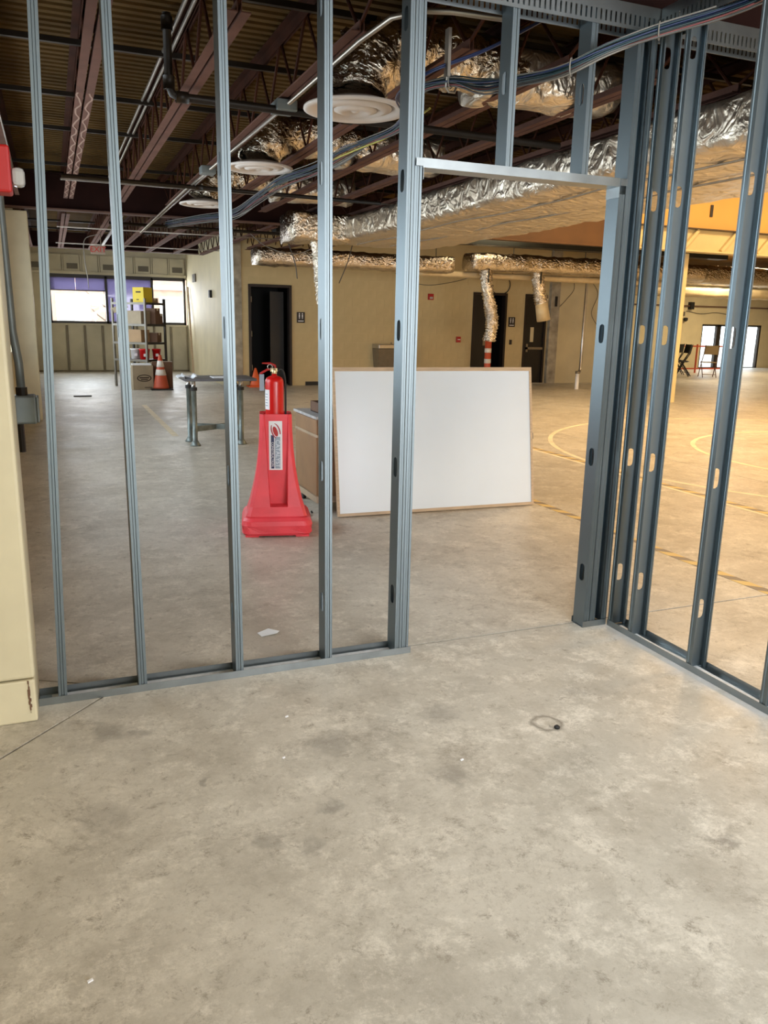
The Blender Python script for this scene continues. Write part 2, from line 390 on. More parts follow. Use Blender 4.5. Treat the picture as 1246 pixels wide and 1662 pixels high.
# ---- wall behind the camera with wide windows (daylight comes from here)
mb = MB()
mb.box((-0.75, -4.1, 0), (27.2, -4.0, 0.85)).box((-0.75, -4.1, 2.65), (27.2, -4.0, 6.3)).box((-0.75, -4.1, .85), (1.3, -4.0, 2.65)).box((5.3, -4.1, .85), (27.2, -4.0, 2.65))
mb.build('wall_back', 'cream', kind='structure', base=False)
w = thing('window_3', None, None, (3.3, -4.05, .85), kind='structure')
mb = MB()
for x in (1.33, 2.65, 3.97, 5.27): mb.box((x - .03, -4.09, .85), (x + .03, -4.01, 2.65))
mb.box((1.3, -4.09, .85), (5.3, -4.01, .91)).box((1.3, -4.09, 2.59), (5.3, -4.01, 2.65)); mb.build('window_frame', 'frame_dark', w)

# ---- left wall with window openings, sills and columns
LX = -0.52
wl = MB()
wl.box((LX - .2, -4.1, 0), (LX, 24.3, 1.1)).box((LX - .2, -4.1, 2.45), (LX, 24.3, DZ))
for a, b in ((-4.1, -3.7), (-.7, 5.0), (11.9, 14.0), (20.5, 24.3)): wl.box((LX - .2, a, 1.1), (LX, b, 2.45))
wl.build('wall_left', 'cream', kind='structure', base=False)
for i, (a, b) in enumerate(((5.0, 11.9), (14.0, 20.5), (-3.7, -.7))):
    w = thing('window_%d' % (i + 4), None, None, (LX - .1, (a + b) / 2, 1.1), kind='structure')
    mb = MB(); n = 4
    for k in range(n + 1):
        y = a + (b - a) * k / n; mb.box((LX - .14, max(a, y - .03), 1.1), (LX - .04, min(b, y + .03), 2.45))
    mb.box((LX - .14, a, 1.1), (LX - .04, b, 1.16)).box((LX - .14, a, 2.39), (LX - .04, b, 2.45)); mb.build('window_frame', 'frame_dark', w)
    for k in range(n):
        MB().box((LX - .10, a + (b - a) * k / n + .03, 1.16), (LX - .095, a + (b - a) * (k + 1) / n - .03, 2.39)).build('pane', 'glass', w)
    MB().box((LX - .03, a, 1.07), (LX + .10, b, 1.10)).build('window_sill', 'cream_col', w)

# near column: cream plaster casing, cracked above its foot
c = thing('column', 'cream casing of the nearest column at the left edge, cracked near the floor', 'column', (-.33, 3.24, 0), kind='structure')
MB().box((LX + .002, 3.08, .178), (-.147, 3.4, 2.868)).build('casing', 'cream_col', c, bevel=.012)
MB().box((LX + .002, 3.083, 0), (-.149, 3.398, .172)).build('plinth', 'cream_col', c, bevel=.008)
mb = MB()
for k in range(11):
    z = .165 - .012 * k; mb.box((-.174 + random.uniform(-.003, .003), 3.0788, z - .007), (-.168 + random.uniform(-.003, .003), 3.0828, z + .005))
mb.build('stain', 'carton_dark', c)
c = thing('column', 'cream column farther along the left wall under the dark girder', 'column', (-.35, 12.85, 0), kind='structure')
MB().box((-.50, 12.68, 0), (-.205, 13.0, 2.88)).build('shaft', 'cream_col', c, bevel=.01)
MB().box((LX + .003, 12.66, .93), (-.50, 12.9, .97)).build('ledge', 'cream_col', c)

# ---- far-left window wall
WY = 23.4
wf = MB()
wf.box((LX, WY + .06, 0), (3.55, WY + .2, 1.27)).box((LX, WY + .06, 2.48), (3.55, WY + .2, DZ)).box((LX, WY + .06, 1.27), (0.0, WY + .2, 2.48))
ww = wf.build('wall_window', 'panel_beige', kind='structure', base=False)
pw = (3.52 - LX) / 9
for k in range(9):
    x0 = LX + k * pw
    MB().box((x0 + .03, WY, .04), (x0 + pw - .03, WY + .055, 1.22)).build('panel', 'panel_beige', ww)
    MB().box((x0 - .022, WY - .03, .04), (x0 + .022, WY + .055, 1.22)).build('batten', 'batten', ww)
    MB().box((x0 + .03, WY, 2.60), (x0 + pw - .03, WY + .055, 3.02)).build('panel', 'panel_beige', ww)
    MB().box((x0 - .015, WY - .02, 2.60), (x0 + .015, WY + .055, 3.02)).build('batten', 'panel_beige', ww)
    if k % 2 == 0:
        MB().box((x0 + .10, WY - .012, 2.66), (x0 + pw - .08, WY - .001, 2.80)).build('patch', 'patch_grey', ww)
MB().box((LX, WY - .03, 0), (3.54, WY + .055, .035)).build('bottom_track', 'batten', ww)
MB().box((LX, WY - .05, 1.222), (3.54, WY + .055, 1.265)).build('sill_ledge', 'panel_beige', ww)
MB().box((LX, WY - .04, 2.53), (3.54, WY + .055, 2.597)).build('head_ledge', 'panel_beige', ww)
w = thing('window_1', None, None, (1.75, WY + .1, 1.27), kind='structure')
mb = MB(); mb.box((0, WY + .02, 1.27), (3.5, WY + .12, 1.33)).box((0, WY + .02, 2.44), (3.5, WY + .12, 2.53))
for x in (0.02, 1.43, 2.62, 3.48): mb.box((x - .03, WY + .02, 1.27), (x + .03, WY + .12, 2.5))
mb.build('window_frame', 'frame_dark', w)
for a, b in ((.05, 1.40), (1.46, 2.59), (2.65, 3.45)): MB().box((a, WY + .09, 1.33), (b, WY + .096, 2.44)).build('pane', 'glass', w)
MB().box((.05, WY + .075, 2.13), (.66, WY + .078, 2.44)).build('film', 'film_purple', w, label='purple protective film')
MB().box((.67, WY + .075, 2.12), (1.40, WY + .078, 2.44)).build('film', 'film_purple', w, label='purple protective film')
MB().box((1.46, WY + .075, 1.33), (2.60, WY + .078, 2.44)).build('film', 'film_purple', w, label='purple protective film')
mb = MB(); mb.box((.05, WY + .07, 2.105), (1.40, WY + .082, 2.13)); mb.build('transom', 'frame_dark', w)

# ---- side wall of the block core and the far block wall with its doors
FY = 18.2
MB().box((3.55, FY + .02, 0), (3.7, WY + .2, DZ)).build('wall_side', 'cream', kind='structure', base=False)
MB().box((3.55, FY - .02, 0), (3.94, FY + .3, DZ)).build('column', 'concrete_col', kind='structure', label='rough grey concrete column at the corner beside the open black doorway', cat='column', base=True)
mb = MB(); doors = [(4.09, 5.08), (9.71, 10.67), (11.20, 11.85)]; xs = 3.94
for a, b in doors + [(13.6, 13.6)]:
    mb.box((xs, FY + .004, 0), (a, FY + .2, 2.24)); xs = b
mb.box((3.94, FY + .004, 2.24), (13.6, FY + .2, DZ))
wfar = mb.build('wall_far', 'cream_block', kind='structure', base=False)
bm_cache = {}
row = 0; nb = 0; z = 0.0
while z < 2.55:
    x = 3.945 - (.2 if row % 2 else 0)
    while x < 13.58:
        a, b = max(x, 3.945), min(x + .393, 13.58); z1 = min(z + .193, 2.6)
        segs = [(a, b)]
        for da, db in doors:
            if z < 2.24:
                ns = []
                for p, q in segs:
                    if q <= da or p >= db: ns.append((p, q))
                    else:
                        if p < da - .02: ns.append((p, da))
                        if q > db + .02: ns.append((db, q))
                segs = ns
        for p, q in segs:
            if q - p < .05: continue
            key = round(q - p, 3)
            if key not in bm_cache:
                t = MB().box((0, 0, 0), (key, .0045, .193)); o = t.build('block', 'cream_block', wfar, local=True); bm_cache[key] = o.data
            else:
                o = bpy.data.objects.new('block', bm_cache[key]); COL.objects.link(o); o.parent = wfar
            o.location = (p, FY, z + .002); nb += 1
        x += .4
    z += .2; row += 1
# pilaster and cream return to the right of the doors
MB().box((11.90, FY - .12, 0), (12.16, FY - .001, DZ)).build('column', 'concrete_col', kind='structure', label='scuffed concrete pilaster between the dark exit door and the cream wall', cat='column')
MB().box((12.17, FY - .06, .0), (13.6, FY - .005, 2.75)).build('wall_return', 'cream', kind='structure')
MB().box((13.45, FY + .2, 0), (13.6, 24.3, DZ)).build('wall_core', 'cream', kind='structure')

def door(n, a, b, depth=1.2):
    d = thing('door_%d' % n, None, None, ((a + b) / 2, FY, 0), kind='structure')
    mb = MB(); t = .055
    mb.box((a, FY - .03, 0), (a + t, FY + .16, 2.235)).box((b - t, FY - .03, 0), (b, FY + .16, 2.235)).box((a + t, FY - .03, 2.235 - t), (b - t, FY + .16, 2.235))
    mb.build('door_frame', 'frame_brown', d)
    return d
d = door(1, *doors[0])
mb = MB(); a, b = doors[0]; Y0 = FY + .205; Y1 = FY + 1.4
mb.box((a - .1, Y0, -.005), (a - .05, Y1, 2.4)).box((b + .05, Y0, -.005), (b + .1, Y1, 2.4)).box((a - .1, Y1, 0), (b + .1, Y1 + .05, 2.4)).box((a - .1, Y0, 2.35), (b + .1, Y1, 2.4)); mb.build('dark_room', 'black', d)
MB().box((b - .40, FY + .4, .01), (b - .08, FY + .44, 2.1)).build('door_leaf', 'door_dark', d)
for z in (.35, 1.1, 1.85): MB().box((a + .055, FY - .02, z), (a + .07, FY + .02, z + .12)).build('hinge', 'steel_shade', d)
d = door(2, *doors[1]); a, b = doors[1]
MB().box((a + .055, FY + .06, .01), (a + .60, FY + .10, 2.18)).build('door_leaf', 'door_dark', d)
MB().box((a + .60, FY + .9, .01), (b - .06, FY + .94, 2.18)).build('inner_wall', 'door_lit', d)
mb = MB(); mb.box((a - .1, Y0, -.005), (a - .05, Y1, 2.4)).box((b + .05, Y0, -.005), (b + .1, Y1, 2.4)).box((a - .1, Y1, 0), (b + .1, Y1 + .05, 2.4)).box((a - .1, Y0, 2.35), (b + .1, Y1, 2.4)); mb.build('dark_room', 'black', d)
MB().box((a + .35, FY + .04, .95), (a + .42, FY + .06, 1.15)).build('lever_plate', 'steel_shade', d)
d = door(3, *doors[2]); a, b = doors[2]
MB().box((a + .055, FY + .03, .01), (b - .055, FY + .08, 2.18)).build('door_leaf', 'door_dark', d)
MB().box((a + .22, FY + .02, 1.05), (a + .32, FY + .03, 1.42)).build('notice', 'cream', d)
mb = MB(); mb.box((a + .08, FY - .03, .86), (b - .07, FY + .0, .92)).box((a + .08, FY - .03, .80), (a + .14, FY + .03, 1.0)); mb.build('push_bar', 'steel_shade', d)
MB().box((a, FY - .1, .001), (b, FY - .03, .012)).build('threshold', 'concrete_col', d)
MB().box((5.4, FY - .018, .005), (5.8, FY - .001, .09)).build('baseboard_far', 'rubber', kind='structure')
MB().box((3.5495 - .03, 21.8, 2.38), (3.549, 22.25, 2.58)).build('wall_grille', 'patch_grey', label='small grey grille high on the cream side wall', cat='grille')
MB().bar((3.42, 21.9, .015), (3.51, 23.0, 2.28), .05, .03).build('wood_strip', 'wood_frame', label='thin wooden strip leaning against the cream side wall', cat='strip')
MB().box((3.49, 19.6, 1.95), (3.5485, 19.75, 2.12)).build('outlet_box', 'rubber', label='small dark box fixed on the cream side wall', cat='box')

# ---- gymnasium end: girder line, orange fascia, far wall with glass doors
GY = 12.6
gi = thing('girder', 'dark red-brown steel girder spanning the hall beneath the joists', 'girder', (3.2, GY, 2.90))
MB().box((LX + .003, GY - .09, 2.90), (6.5, GY + .09, 2.92)).build('bottom_flange', 'flange', gi)
MB().box((LX + .003, GY - .008, 2.92), (6.5, GY + .008, 3.36)).build('web', 'girder', gi)
MB().box((LX + .003, GY - .09, 3.36), (6.5, GY + .09, 3.38)).build('top_flange', 'girder', gi)
gi = thing('girder', 'orange-brown deep girder showing below the big foil duct', 'girder', (8.0, GY + .1, 2.9))
MB().box((6.52, GY, 2.92), (9.7, GY + .06, 3.36)).build('web', 'girder_orange', gi)
MB().box((6.52, GY - .05, 2.89), (9.7, GY + .11, 2.918)).build('bottom_flange', 'girder_orange', gi)
gi = thing('girder', 'cream painted girder with slanting stiffeners under the orange wall', 'girder', (18, GY + .2, 2.93))
MB().box((9.72, 12.9, 2.95), (27.0, 12.96, 3.34)).build('web', 'cream_girder', gi)
MB().box((9.72, 12.72, 2.92), (27.0, 13.0, 2.948)).build('bottom_flange', 'cream_girder', gi)
MB().box((9.72, 12.78, 3.342), (27.0, 13.0, 3.36)).build('top_flange', 'plain_dark', gi)
for k in range(17):
    x = 10.4 + k * .95
    MB().bar((x, 12.86, 2.97), (x + .34, 12.86, 3.335), .06, .05, up=(0, 1, 0)).build('stiffener', 'cream_girder', gi)
MB().box((9.9, 12.95, 3.365), (27.2, 13.15, 6.2)).build('wall_fascia', 'orange_wall', kind='structure', base=False)
MB().box((6.32, 12.95, 3.365), (9.9, 13.15, 6.2)).build('wall_fascia_left', 'girder_orange', kind='structure', base=False)
MB().box((12.0, 12.93, 3.60), (12.06, 12.948, 3.82)).build('fascia_slot', 'sign_black', label='short dark slot on the orange upper wall', cat='slot')
MB().box((11.60, 13.1, 0), (11.74, 13.24, 2.918)).build('column', 'cream_girder', kind='structure', label='slim cream post standing under the cream girder', cat='column', bevel=.008)
MB().box((27.0, -4.1, 0), (27.2, 24.3, 6.3)).build('wall_right', 'cream', kind='structure', base=False)
RY = 24.2; a, b = 22.65, 25.6
mb = MB(); mb.box((13.45, RY, 0), (a, RY + .2, DZ)).box((b, RY, 0), (27.2, RY + .2, DZ)).box((a, RY, 1.62), (b, RY + .2, DZ))
mb.build('wall_gym', 'cream', kind='structure', base=False)
w = thing('window_2', None, None, ((a + b) / 2, RY, 0), kind='structure')
mb = MB(); mb.box((a, RY + .02, 1.55), (b, RY + .14, 1.62)).box((a, RY + .02, 0), (b, RY + .14, .03))
for x, t in ((a + .03, .06), (a + .85, .20), (a + 1.75, .12), (b - .04, .08)): mb.box((x - t / 2, RY + .02, 0), (x + t / 2, RY + .14, 1.6))
mb.build('window_frame', 'frame_dark', w)
for p, q in ((a + .06, a + .75), (a + .95, a + 1.69), (a + 1.81, b - .08)): MB().box((p, RY + .08, .03), (q, RY + .086, 1.55)).build('pane', 'glass', w)

# ---- outside: ground, the brick building across the street, bare tree
MB().box((-40, 24.45, -.6), (70, 90, -.4)).build('ground_outside', 'ground_out', kind='structure', base=False)
bd = thing('building', 'pale brick building seen through the far-left windows', 'building', (0, 46, -.4))
MB().box((-9, 46, -.4), (11, 56, 8)).build('wall', 'brick_out', bd)
for k in range(7):
    for z in (.6, 3.6):
        x = -7.5 + k * 2.6
        f = MB().box((x, 45.9, z), (x + 1.2, 46, z + 1.9)).build('window', 'stone_out', bd)
        MB().box((x + .12, 45.88, z + .12), (x + 1.08, 45.9, z + 1.78)).build('pane', 'pane_out', f, local=False)
MB().box((-9, 45.85, 2.85), (11, 46, 3.1)).build('ledge', 'stone_out', bd)
tr = thing('tree', 'bare winter tree outside the far-left windows', 'tree', (2.0, 33, -.4))
mb = MB(); mb.tube([(2.0, 33, -.4), (2.02, 33, 1.4), (2.1, 33, 2.6), (2.2, 33, 4.2)], [.12, .09, .07, .03], 7)
for k in range(16):
    z = 1.0 + k * .18; an = k * 2.4; l = 1.2 - .04 * k
    mb.tube([(2.05, 33, z), (2.05 + l * .5 * cos(an), 33 + l * .5 * sin(an), z + .35), (2.05 + l * cos(an), 33 + l * sin(an), z + .9)], [.03, .02, .008], 5)
mb.build('branches', 'bark', tr)

# ================================================================ STEEL ROOF FRAMING
JZ = 2.95
jx = [.315 + .63 * k for k in range(-1, 10)]
ZTC = 3.31
def joist(i, x, y0, y1, bay, wavy):
    end = 'near bay' if bay == 0 else 'far bay'
    j = thing('bar_joist', '%s red-brown bar joist from the left wall, %s' % (ORD[i], 'in the near ceiling bay' if bay == 0 else 'in the bay beyond the dark girder'), 'joist', (x, (y0 + y1) / 2, JZ), group='roof joists of the %s' % end)
    tb0, tb1 = y0 - .85, y1 + .75
    for s in (-1, 1):
        mb = MB(); a = s * .008; b = s * .058
        mb.box((x + a, y0, JZ), (x + b, y1, JZ + .006)).box((x + a, y0, JZ + .006), (x + a + s * .005, y1, JZ + .055))
        ch = mb.build('bottom_chord', 'joist_chord', j)
        if wavy and s in wavy:
            pts = []; n = int((y1 - y0 - 2.0) / .06)
            for k in range(n):
                y = y0 + 1.9 + k * .06; pts.append((x + s * .033 + .016 * sin(y * 13 + s) + .004 * sin(y * 31), y, JZ - .0015))
            m2 = MB()
            for p, q in zip(pts, pts[1:]): m2.bar(p, q, .012, .003)
            m2.build('adhesive_trail', 'adhesive', ch)
        mb = MB(); mb.box((x + a, tb0, 3.375), (x + b, tb1, 3.381)).box((x + a, tb0, ZTC), (x + a + s * .005, tb1, 3.375)); mb.build('top_chord', 'joist', j)
    mb = MB(); y = y0 + .1; k = 0; pts = [(x, tb0 + .1, 3.35), (x, y0 + .05, JZ + .03)]
    while y < y1 - .3:
        y += .30; k += 1; pts.append((x, y, 3.35 if k % 2 else JZ + .03))
    if pts[-1][2] > 3: pts.append((x, y1 - .05, JZ + .03))
    pts.append((x, tb1 - .1, 3.35))
    for p, q in zip(pts, pts[1:]): mb.tube([p, q], .0105, 6)
    mb.build('web', 'joist', j)
for i, x in enumerate(jx):
    joist(i, x, 4.28, 11.65, 0, (-1, 1) if i == 1 else None)
    if x < 5.5: joist(i, x, 13.4, 20.5, 1, None)
# girder over the near framing
gi = thing('girder', 'red-brown steel girder above the near metal framing', 'girder', (2.8, 3.38, 2.87))
MB().box((LX + .003, 3.26, 2.875), (6.19, 3.46, 2.89)).build('bottom_flange', 'flange', gi)
MB().box((LX + .003, 3.352, 2.89), (6.19, 3.368, 3.375)).build('web', 'girder', gi)
gi = thing('girder', 'dark girder close to the far-left window wall', 'girder', (1.5, 21.3, 3.0))
MB().box((LX + .003, 21.2, 3.02), (3.54, 21.4, 3.04)).build('bottom_flange', 'flange', gi)
MB().box((LX + .003, 21.29, 3.04), (3.54, 21.31, 3.38)).build('web', 'girder', gi)
# bridging rods across the joists
for k, y in enumerate((5.05, 6.31, 7.73, 9.11, 11.2, 14.4, 16.0, 17.8, 19.4)):
    MB().bar((LX + .003, y, 3.285), (6.1 if y < 12 else 5.6, y, 3.285), .035, .035).build('bridging_bar', 'pipe_dark', label='%s dark bridging bar across the joists, counted from the camera' % ORD[k], cat='bar', group='bridging bars')
for k, y in enumerate((9.9, 15.2, 18.6)):
    MB().bar((.2, y, 2.93), (5.0, y, 2.93), .018, .018).build('bridging_bar', 'emt', label='thin bright rod under the joists, %s from the camera' % ORD[k], cat='bar', group='thin ceiling rods')

# sprinkler pipes
def pipe(name, pts, r, m, label, cat='pipe', fit=()):
    p = thing(name, label, cat, pts[0]); MB().tube(pts, r, 12).build('run', m, p, smooth=True)
    for q, ax in fit:
        q = Vector(q); ax = Vector(ax); MB().tube([q - ax * .04, q + ax * .04], r * 1.35, 12).build('fitting', m, p, smooth=True)
    return p
pipe('sprinkler_pipe', [(.80, 5.72, 3.36), (.80, 5.72, 2.94), (.82, 5.72, 2.90), (.86, 5.72, 2.885), (3.74, 5.72, 2.855)], .027, 'pipe_dark', 'dark sprinkler pipe with an elbow dropping below the joists',
     fit=[((.80, 5.72, 3.30), (0, 0, 1)), ((.80, 5.72, 2.96), (0, 0, 1)), ((.88, 5.72, 2.885), (1, 0, 0)), ((2.0, 5.72, 2.873), (1, 0, 0))])
pipe('sprinkler_pipe', [(.2, 9.45, 2.90), (3.74, 9.45, 2.87)], .022, 'pipe_dark', 'thin dark sprinkler pipe crossing in front of the second round diffuser', fit=[((1.6, 9.45, 2.888), (1, 0, 0))])
pipe('sprinkler_pipe', [(.95, 14.0, 2.92), (5.4, 14.0, 2.90)], .025, 'pipe_dark', 'sprinkler pipe just beyond the dark girder', fit=[((2.3, 14.0, 2.91), (1, 0, 0))])

# EMT conduits with boxes
cd = thing('conduit', 'bright conduit running along the third joist with two boxes', 'conduit', (1.56, 5.7, 2.90))
MB().tube([(2.1, 3.62, 2.88), (1.78, 3.66, 2.885), (1.66, 3.72, 2.89), (1.585, 3.9, 2.905), (1.572, 4.3, 2.915), (1.572, 5.66, 2.915)], .014, 10).build('tube', 'emt', cd, smooth=True)
MB().tube([(1.572, 5.86, 2.915), (1.54, 8.4, 2.915)], .014, 10).build('tube', 'emt', cd, smooth=True)
MB().tube([(1.54, 8.6, 2.915), (1.53, 9.4, 2.915), (1.49, 9.7, 2.89), (1.49, 14.6, 2.86)], .014, 10).build('tube', 'emt', cd, smooth=True)
MB().tube([(1.56, 8.6, 2.915), (1.56, 14.6, 2.90)], .011, 8).build('tube', 'emt', cd, smooth=True)
MB().box((1.49, 5.66, 2.87), (1.63, 5.84, 2.94)).build('junction_box', 'box_grey', cd, bevel=.006)
MB().box((1.46, 8.42, 2.88), (1.60, 8.58, 2.95)).build('junction_box', 'box_grey', cd, bevel=.006)
cd = thing('conduit', 'pair of bright conduits high beside the second joist', 'conduit', (.86, 7, 3.3))
for dx, z in ((0, 3.30), (.05, 3.30)):
    MB().tube([(.85 + dx, 4.0, z), (.85 + dx, 12.3, z)], .013, 8).build('tube', 'emt', cd, smooth=True)
MB().tube([(-.30, 5.0, 3.22), (-.30, 12.4, 3.22)], .014, 8).build('conduit', 'emt', label='pale conduit high along the left wall', cat='conduit')
MB().bar((1.12, 13.6, 3.0), (1.12, 20.0, 2.92), .05, .02).build('conduit', 'emt', label='flat pale raceway beyond the dark girder', cat='conduit')

# ================================================================ FOIL DUCTS AND DIFFUSERS
def wr(p, s, a): return a * noise.noise(Vector((p[0] * s, p[1] * s, p[2] * s)))
def rrect(hw, hh, r, n=5):
    pts = []
    for cx, cy, a0 in ((hw - r, hh - r, 0), (-hw + r, hh - r, pi / 2), (-hw + r, -hh + r, pi), (hw - r, -hh + r, 3 * pi / 2)):
        for k in range(n + 1): a = a0 + k * pi / 2 / n; pts.append((cx + r * cos(a), cy + r * sin(a)))
    out = []
    for i, p in enumerate(pts):
        q = pts[(i + 1) % len(pts)]; d = sqrt((q[0] - p[0]) ** 2 + (q[1] - p[1]) ** 2); m = max(1, int(d / .07))
        for k in range(m): t = k / m; out.append((p[0] + (q[0] - p[0]) * t, p[1] + (q[1] - p[1]) * t))
    return out
def rect_duct(axis, a, b, c, hw, hh, r, step=.08, amp=.02, sag=0.0):
    """wrapped rectangular duct along axis 'x' or 'y'; c is the fixed (other, z) centre"""
    sec = rrect(hw, hh, r); n = int((b - a) / step); S = []
    for i in range(n + 1):
        t = a + (b - a) * i / n; ring = []
        k = 1 + .025 * sin(t * 3.1) + .012 * sin(t * 11.3)
        for u, v in sec:
            P = (c[0] + u, t, c[1] + v) if axis == 'y' else (t, c[0] + u, c[1] + v)
            d = 1 + wr(P, 5.0, amp * 3) + wr(P, 13.0, amp * 1.6)
            uu = u * (k if abs(u) < hw else k) * (1 + (d - 1) * (.25 if hw > .4 else .6)); vv = v * d - (sag * (1 - (u / hw) ** 2) * (1 + .4 * sin(t * 2.3)) if v < 0 else 0)
            ring.append((c[0] + uu, t, c[1] + vv) if axis == 'y' else (t, c[0] + uu, c[1] + vv))
        S.append(ring)
    return MB().loft(S)
du = thing('foil_duct', 'huge foil-wrapped rectangular duct running beside the door framing', 'duct', (4.6, 6, 2.6))
rect_duct('y', .2, 11.3, (4.6, 2.715), .80, .145, .07, .07, .03, .03).build('wrap', 'foil', du, smooth=True)
for k, x in enumerate((4.05, 4.55)):
    pts = [(x + .04 * sin(t * 2.1 + k), t, 2.538 + .004 * sin(5 * t)) for t in [0.3 + .1 * i for i in range(108)]]
    m2 = MB(); m2.tube(pts, .009, 5); m2.build('seam_tape', 'foil_dark', du, smooth=True)
rect_duct('x', 3.05, 3.86, (11.15, 2.72), .35, .19, .08, .06, .05).build('branch_box', 'foil_flex', du, smooth=True, label='crumpled foil branch box')

def flex(name, label, pts, r, m='foil_flex', cat='duct', per=14, amp=.10, n=22, torn=None, wrk=.10, trunk=None):
    P = crom(pts, per); t = thing(name, label, cat, pts[-1])
    rs = [r * (1 + amp * (1 if i % 2 else -1) * .5) * (1 + wr(p, 6, wrk)) for i, p in enumerate(P)]
    mb = MB(); mb.tube(P, rs, n); me = mb
    for i, v in enumerate(me.v): me.v[i] = tuple(Vector(v) + Vector((wr(v, 11, .03 * r / .15), wr((v[1], v[2], v[0]), 11, .03 * r / .15), wr((v[2], v[0], v[1]), 11, .025 * r / .15))))
    mb.build('sleeve', m, t, smooth=True)
    if trunk: rect_duct('x', 2.7, 3.74, (trunk, 3.12), .22, .16, .12, .06, .05).build('trunk', 'foil', t, smooth=True)
    return t
def diffuser(i, x, y, z, r, label):
    d = thing('ceiling_diffuser', label, 'diffuser', (x, y, z), group='round ceiling diffusers')
    MB().lathe([(r * .62, .05), (r * .78, .03), (r, .012), (r, 0), (r * .93, -.006), (r * .80, .004), (r * .74, .022), (r * .62, .03)], n=40).build('rim', 'white_metal', d, local=True, smooth=True)
    MB().lathe([(r * .70, .018), (r * .70, .010), (r * .52, -.008), (r * .46, .016), (r * .40, .02)], n=36).build('middle_ring', 'white_metal', d, local=True, smooth=True)
    MB().lathe([(r * .42, .010), (r * .42, .0), (r * .25, -.016), (r * .20, .004), (r * .10, .006), (.02, -.008)], n=32).build('inner_cone', 'white_metal', d, local=True, smooth=True)
diffuser(0, 1.80, 4.99, 2.75, .315, 'nearest white round ceiling diffuser hanging beyond the framing')
diffuser(1, 1.83, 7.62, 2.82, .305, 'second white round ceiling diffuser, smaller in view, between two studs')
diffuser(2, 1.80, 10.3, 2.82, .29, 'farthest white round ceiling diffuser near the dark girder')
flex('flex_duct', 'shiny crumpled foil duct feeding the nearest round diffuser', [(3.0, 5.15, 3.12), (2.45, 5.12, 3.17), (2.02, 5.08, 3.12), (1.84, 5.02, 2.98), (1.80, 4.99, 2.825)], .19, amp=.06, wrk=.25, trunk=5.2)
flex('flex_duct', 'shiny crumpled foil duct feeding the second round diffuser', [(3.0, 7.9, 3.14), (2.45, 7.8, 3.17), (2.03, 7.7, 3.14), (1.87, 7.64, 3.02), (1.83, 7.62, 2.895)], .18, amp=.06, wrk=.25, trunk=7.95)
flex('flex_duct', 'crumpled foil duct feeding the farthest round diffuser', [(3.0, 10.5, 3.14), (2.4, 10.4, 3.17), (2.0, 10.34, 3.14), (1.84, 10.31, 3.02), (1.80, 10.3, 2.895)], .17, amp=.06, wrk=.25, trunk=10.55)
# cross ducts before the far wall
rect_duct('x', 3.5, 7.4, (15.0, 2.60), .30, .15, .10, .08, .05).build('foil_duct', 'foil_flex', label='foil duct along the far wall ending in an open end', cat='duct', smooth=True)
rect_duct('x', 7.85, 13.8, (15.0, 2.70), .26, .17, .12, .08, .05).build('foil_duct', 'foil_flex', label='foil duct along the far wall that the two loose sleeves hang from', cat='duct', smooth=True)
ip = thing('wrapped_pipe', 'slim wrapped pipe under the far foil ducts', 'pipe', (10.2, 15.35, 2.4))
rect_duct('x', 6.9, 13.5, (15.35, 2.46), .12, .06, .05, .08, .05).build('insulation', 'foil_tan', ip, smooth=True)
for x in (7.3, 9.1, 10.9, 12.9): MB().tube([(x, 15.35, 2.42), (x, 15.35, 3.40)], .008, 6).build('hanger_rod', 'pipe_black', ip)
flex('flex_duct', 'long loose foil sleeve hanging in front of the second dark doorway', [(8.23, 14.95, 2.66), (8.27, 14.93, 2.2), (8.37, 14.92, 1.8), (8.42, 14.92, 1.5), (8.37, 14.92, 1.14)], .125, per=12, amp=.22)
f2 = flex('flex_duct', 'short loose foil sleeve with tan end hanging before the exit door', [(9.42, 14.95, 2.68), (9.50, 14.93, 2.25), (9.58, 14.92, 1.92)], .13, per=12, amp=.20)
MB().tube([(9.575, 14.92, 1.94), (9.62, 14.92, 1.75), (9.66, 14.92, 1.58)], [.125, .135, .14], 14, cap=False).build('torn_liner', 'foil_tan', f2, solid=.006, smooth=True)
flex('flex_duct', 'narrow foil sleeve hanging beside the fourth stud', [(3.46, 11.12, 2.62), (3.50, 11.1, 2.3), (3.53, 11.1, 2.0), (3.56, 11.1, 1.72)], [.09][0], per=10, amp=.18)
MB().box((8.21, 14.78, 2.30), (8.23, 14.80, 2.62)).build('hanger_strap', 'pipe_black', label='black strap over the long loose foil sleeve', cat='strap')
MB().box((9.44, 14.78, 2.32), (9.46, 14.80, 2.80)).build('hanger_strap', 'pipe_black', label='black strap over the short loose foil sleeve', cat='strap')
rect_duct('x', 12.5, 26.5, (17.0, 2.82), .45, .22, .14, .12, .04).build('foil_duct', 'foil_flex', label='foil duct under the cream girder at the gymnasium back', cat='duct', smooth=True)
rect_duct('x', 13.9, 26.5, (18.4, 2.46), .25, .13, .09, .12, .05).build('foil_duct', 'foil_tan', label='lower tan wrapped duct at the gymnasium back', cat='duct', smooth=True)
MB().box((3.7, 14.2, 2.96), (13.8, 14.5, 3.05)).build('cable_tray', 'pipe_black', label='dark tray of pipes above the far foil ducts', cat='tray')

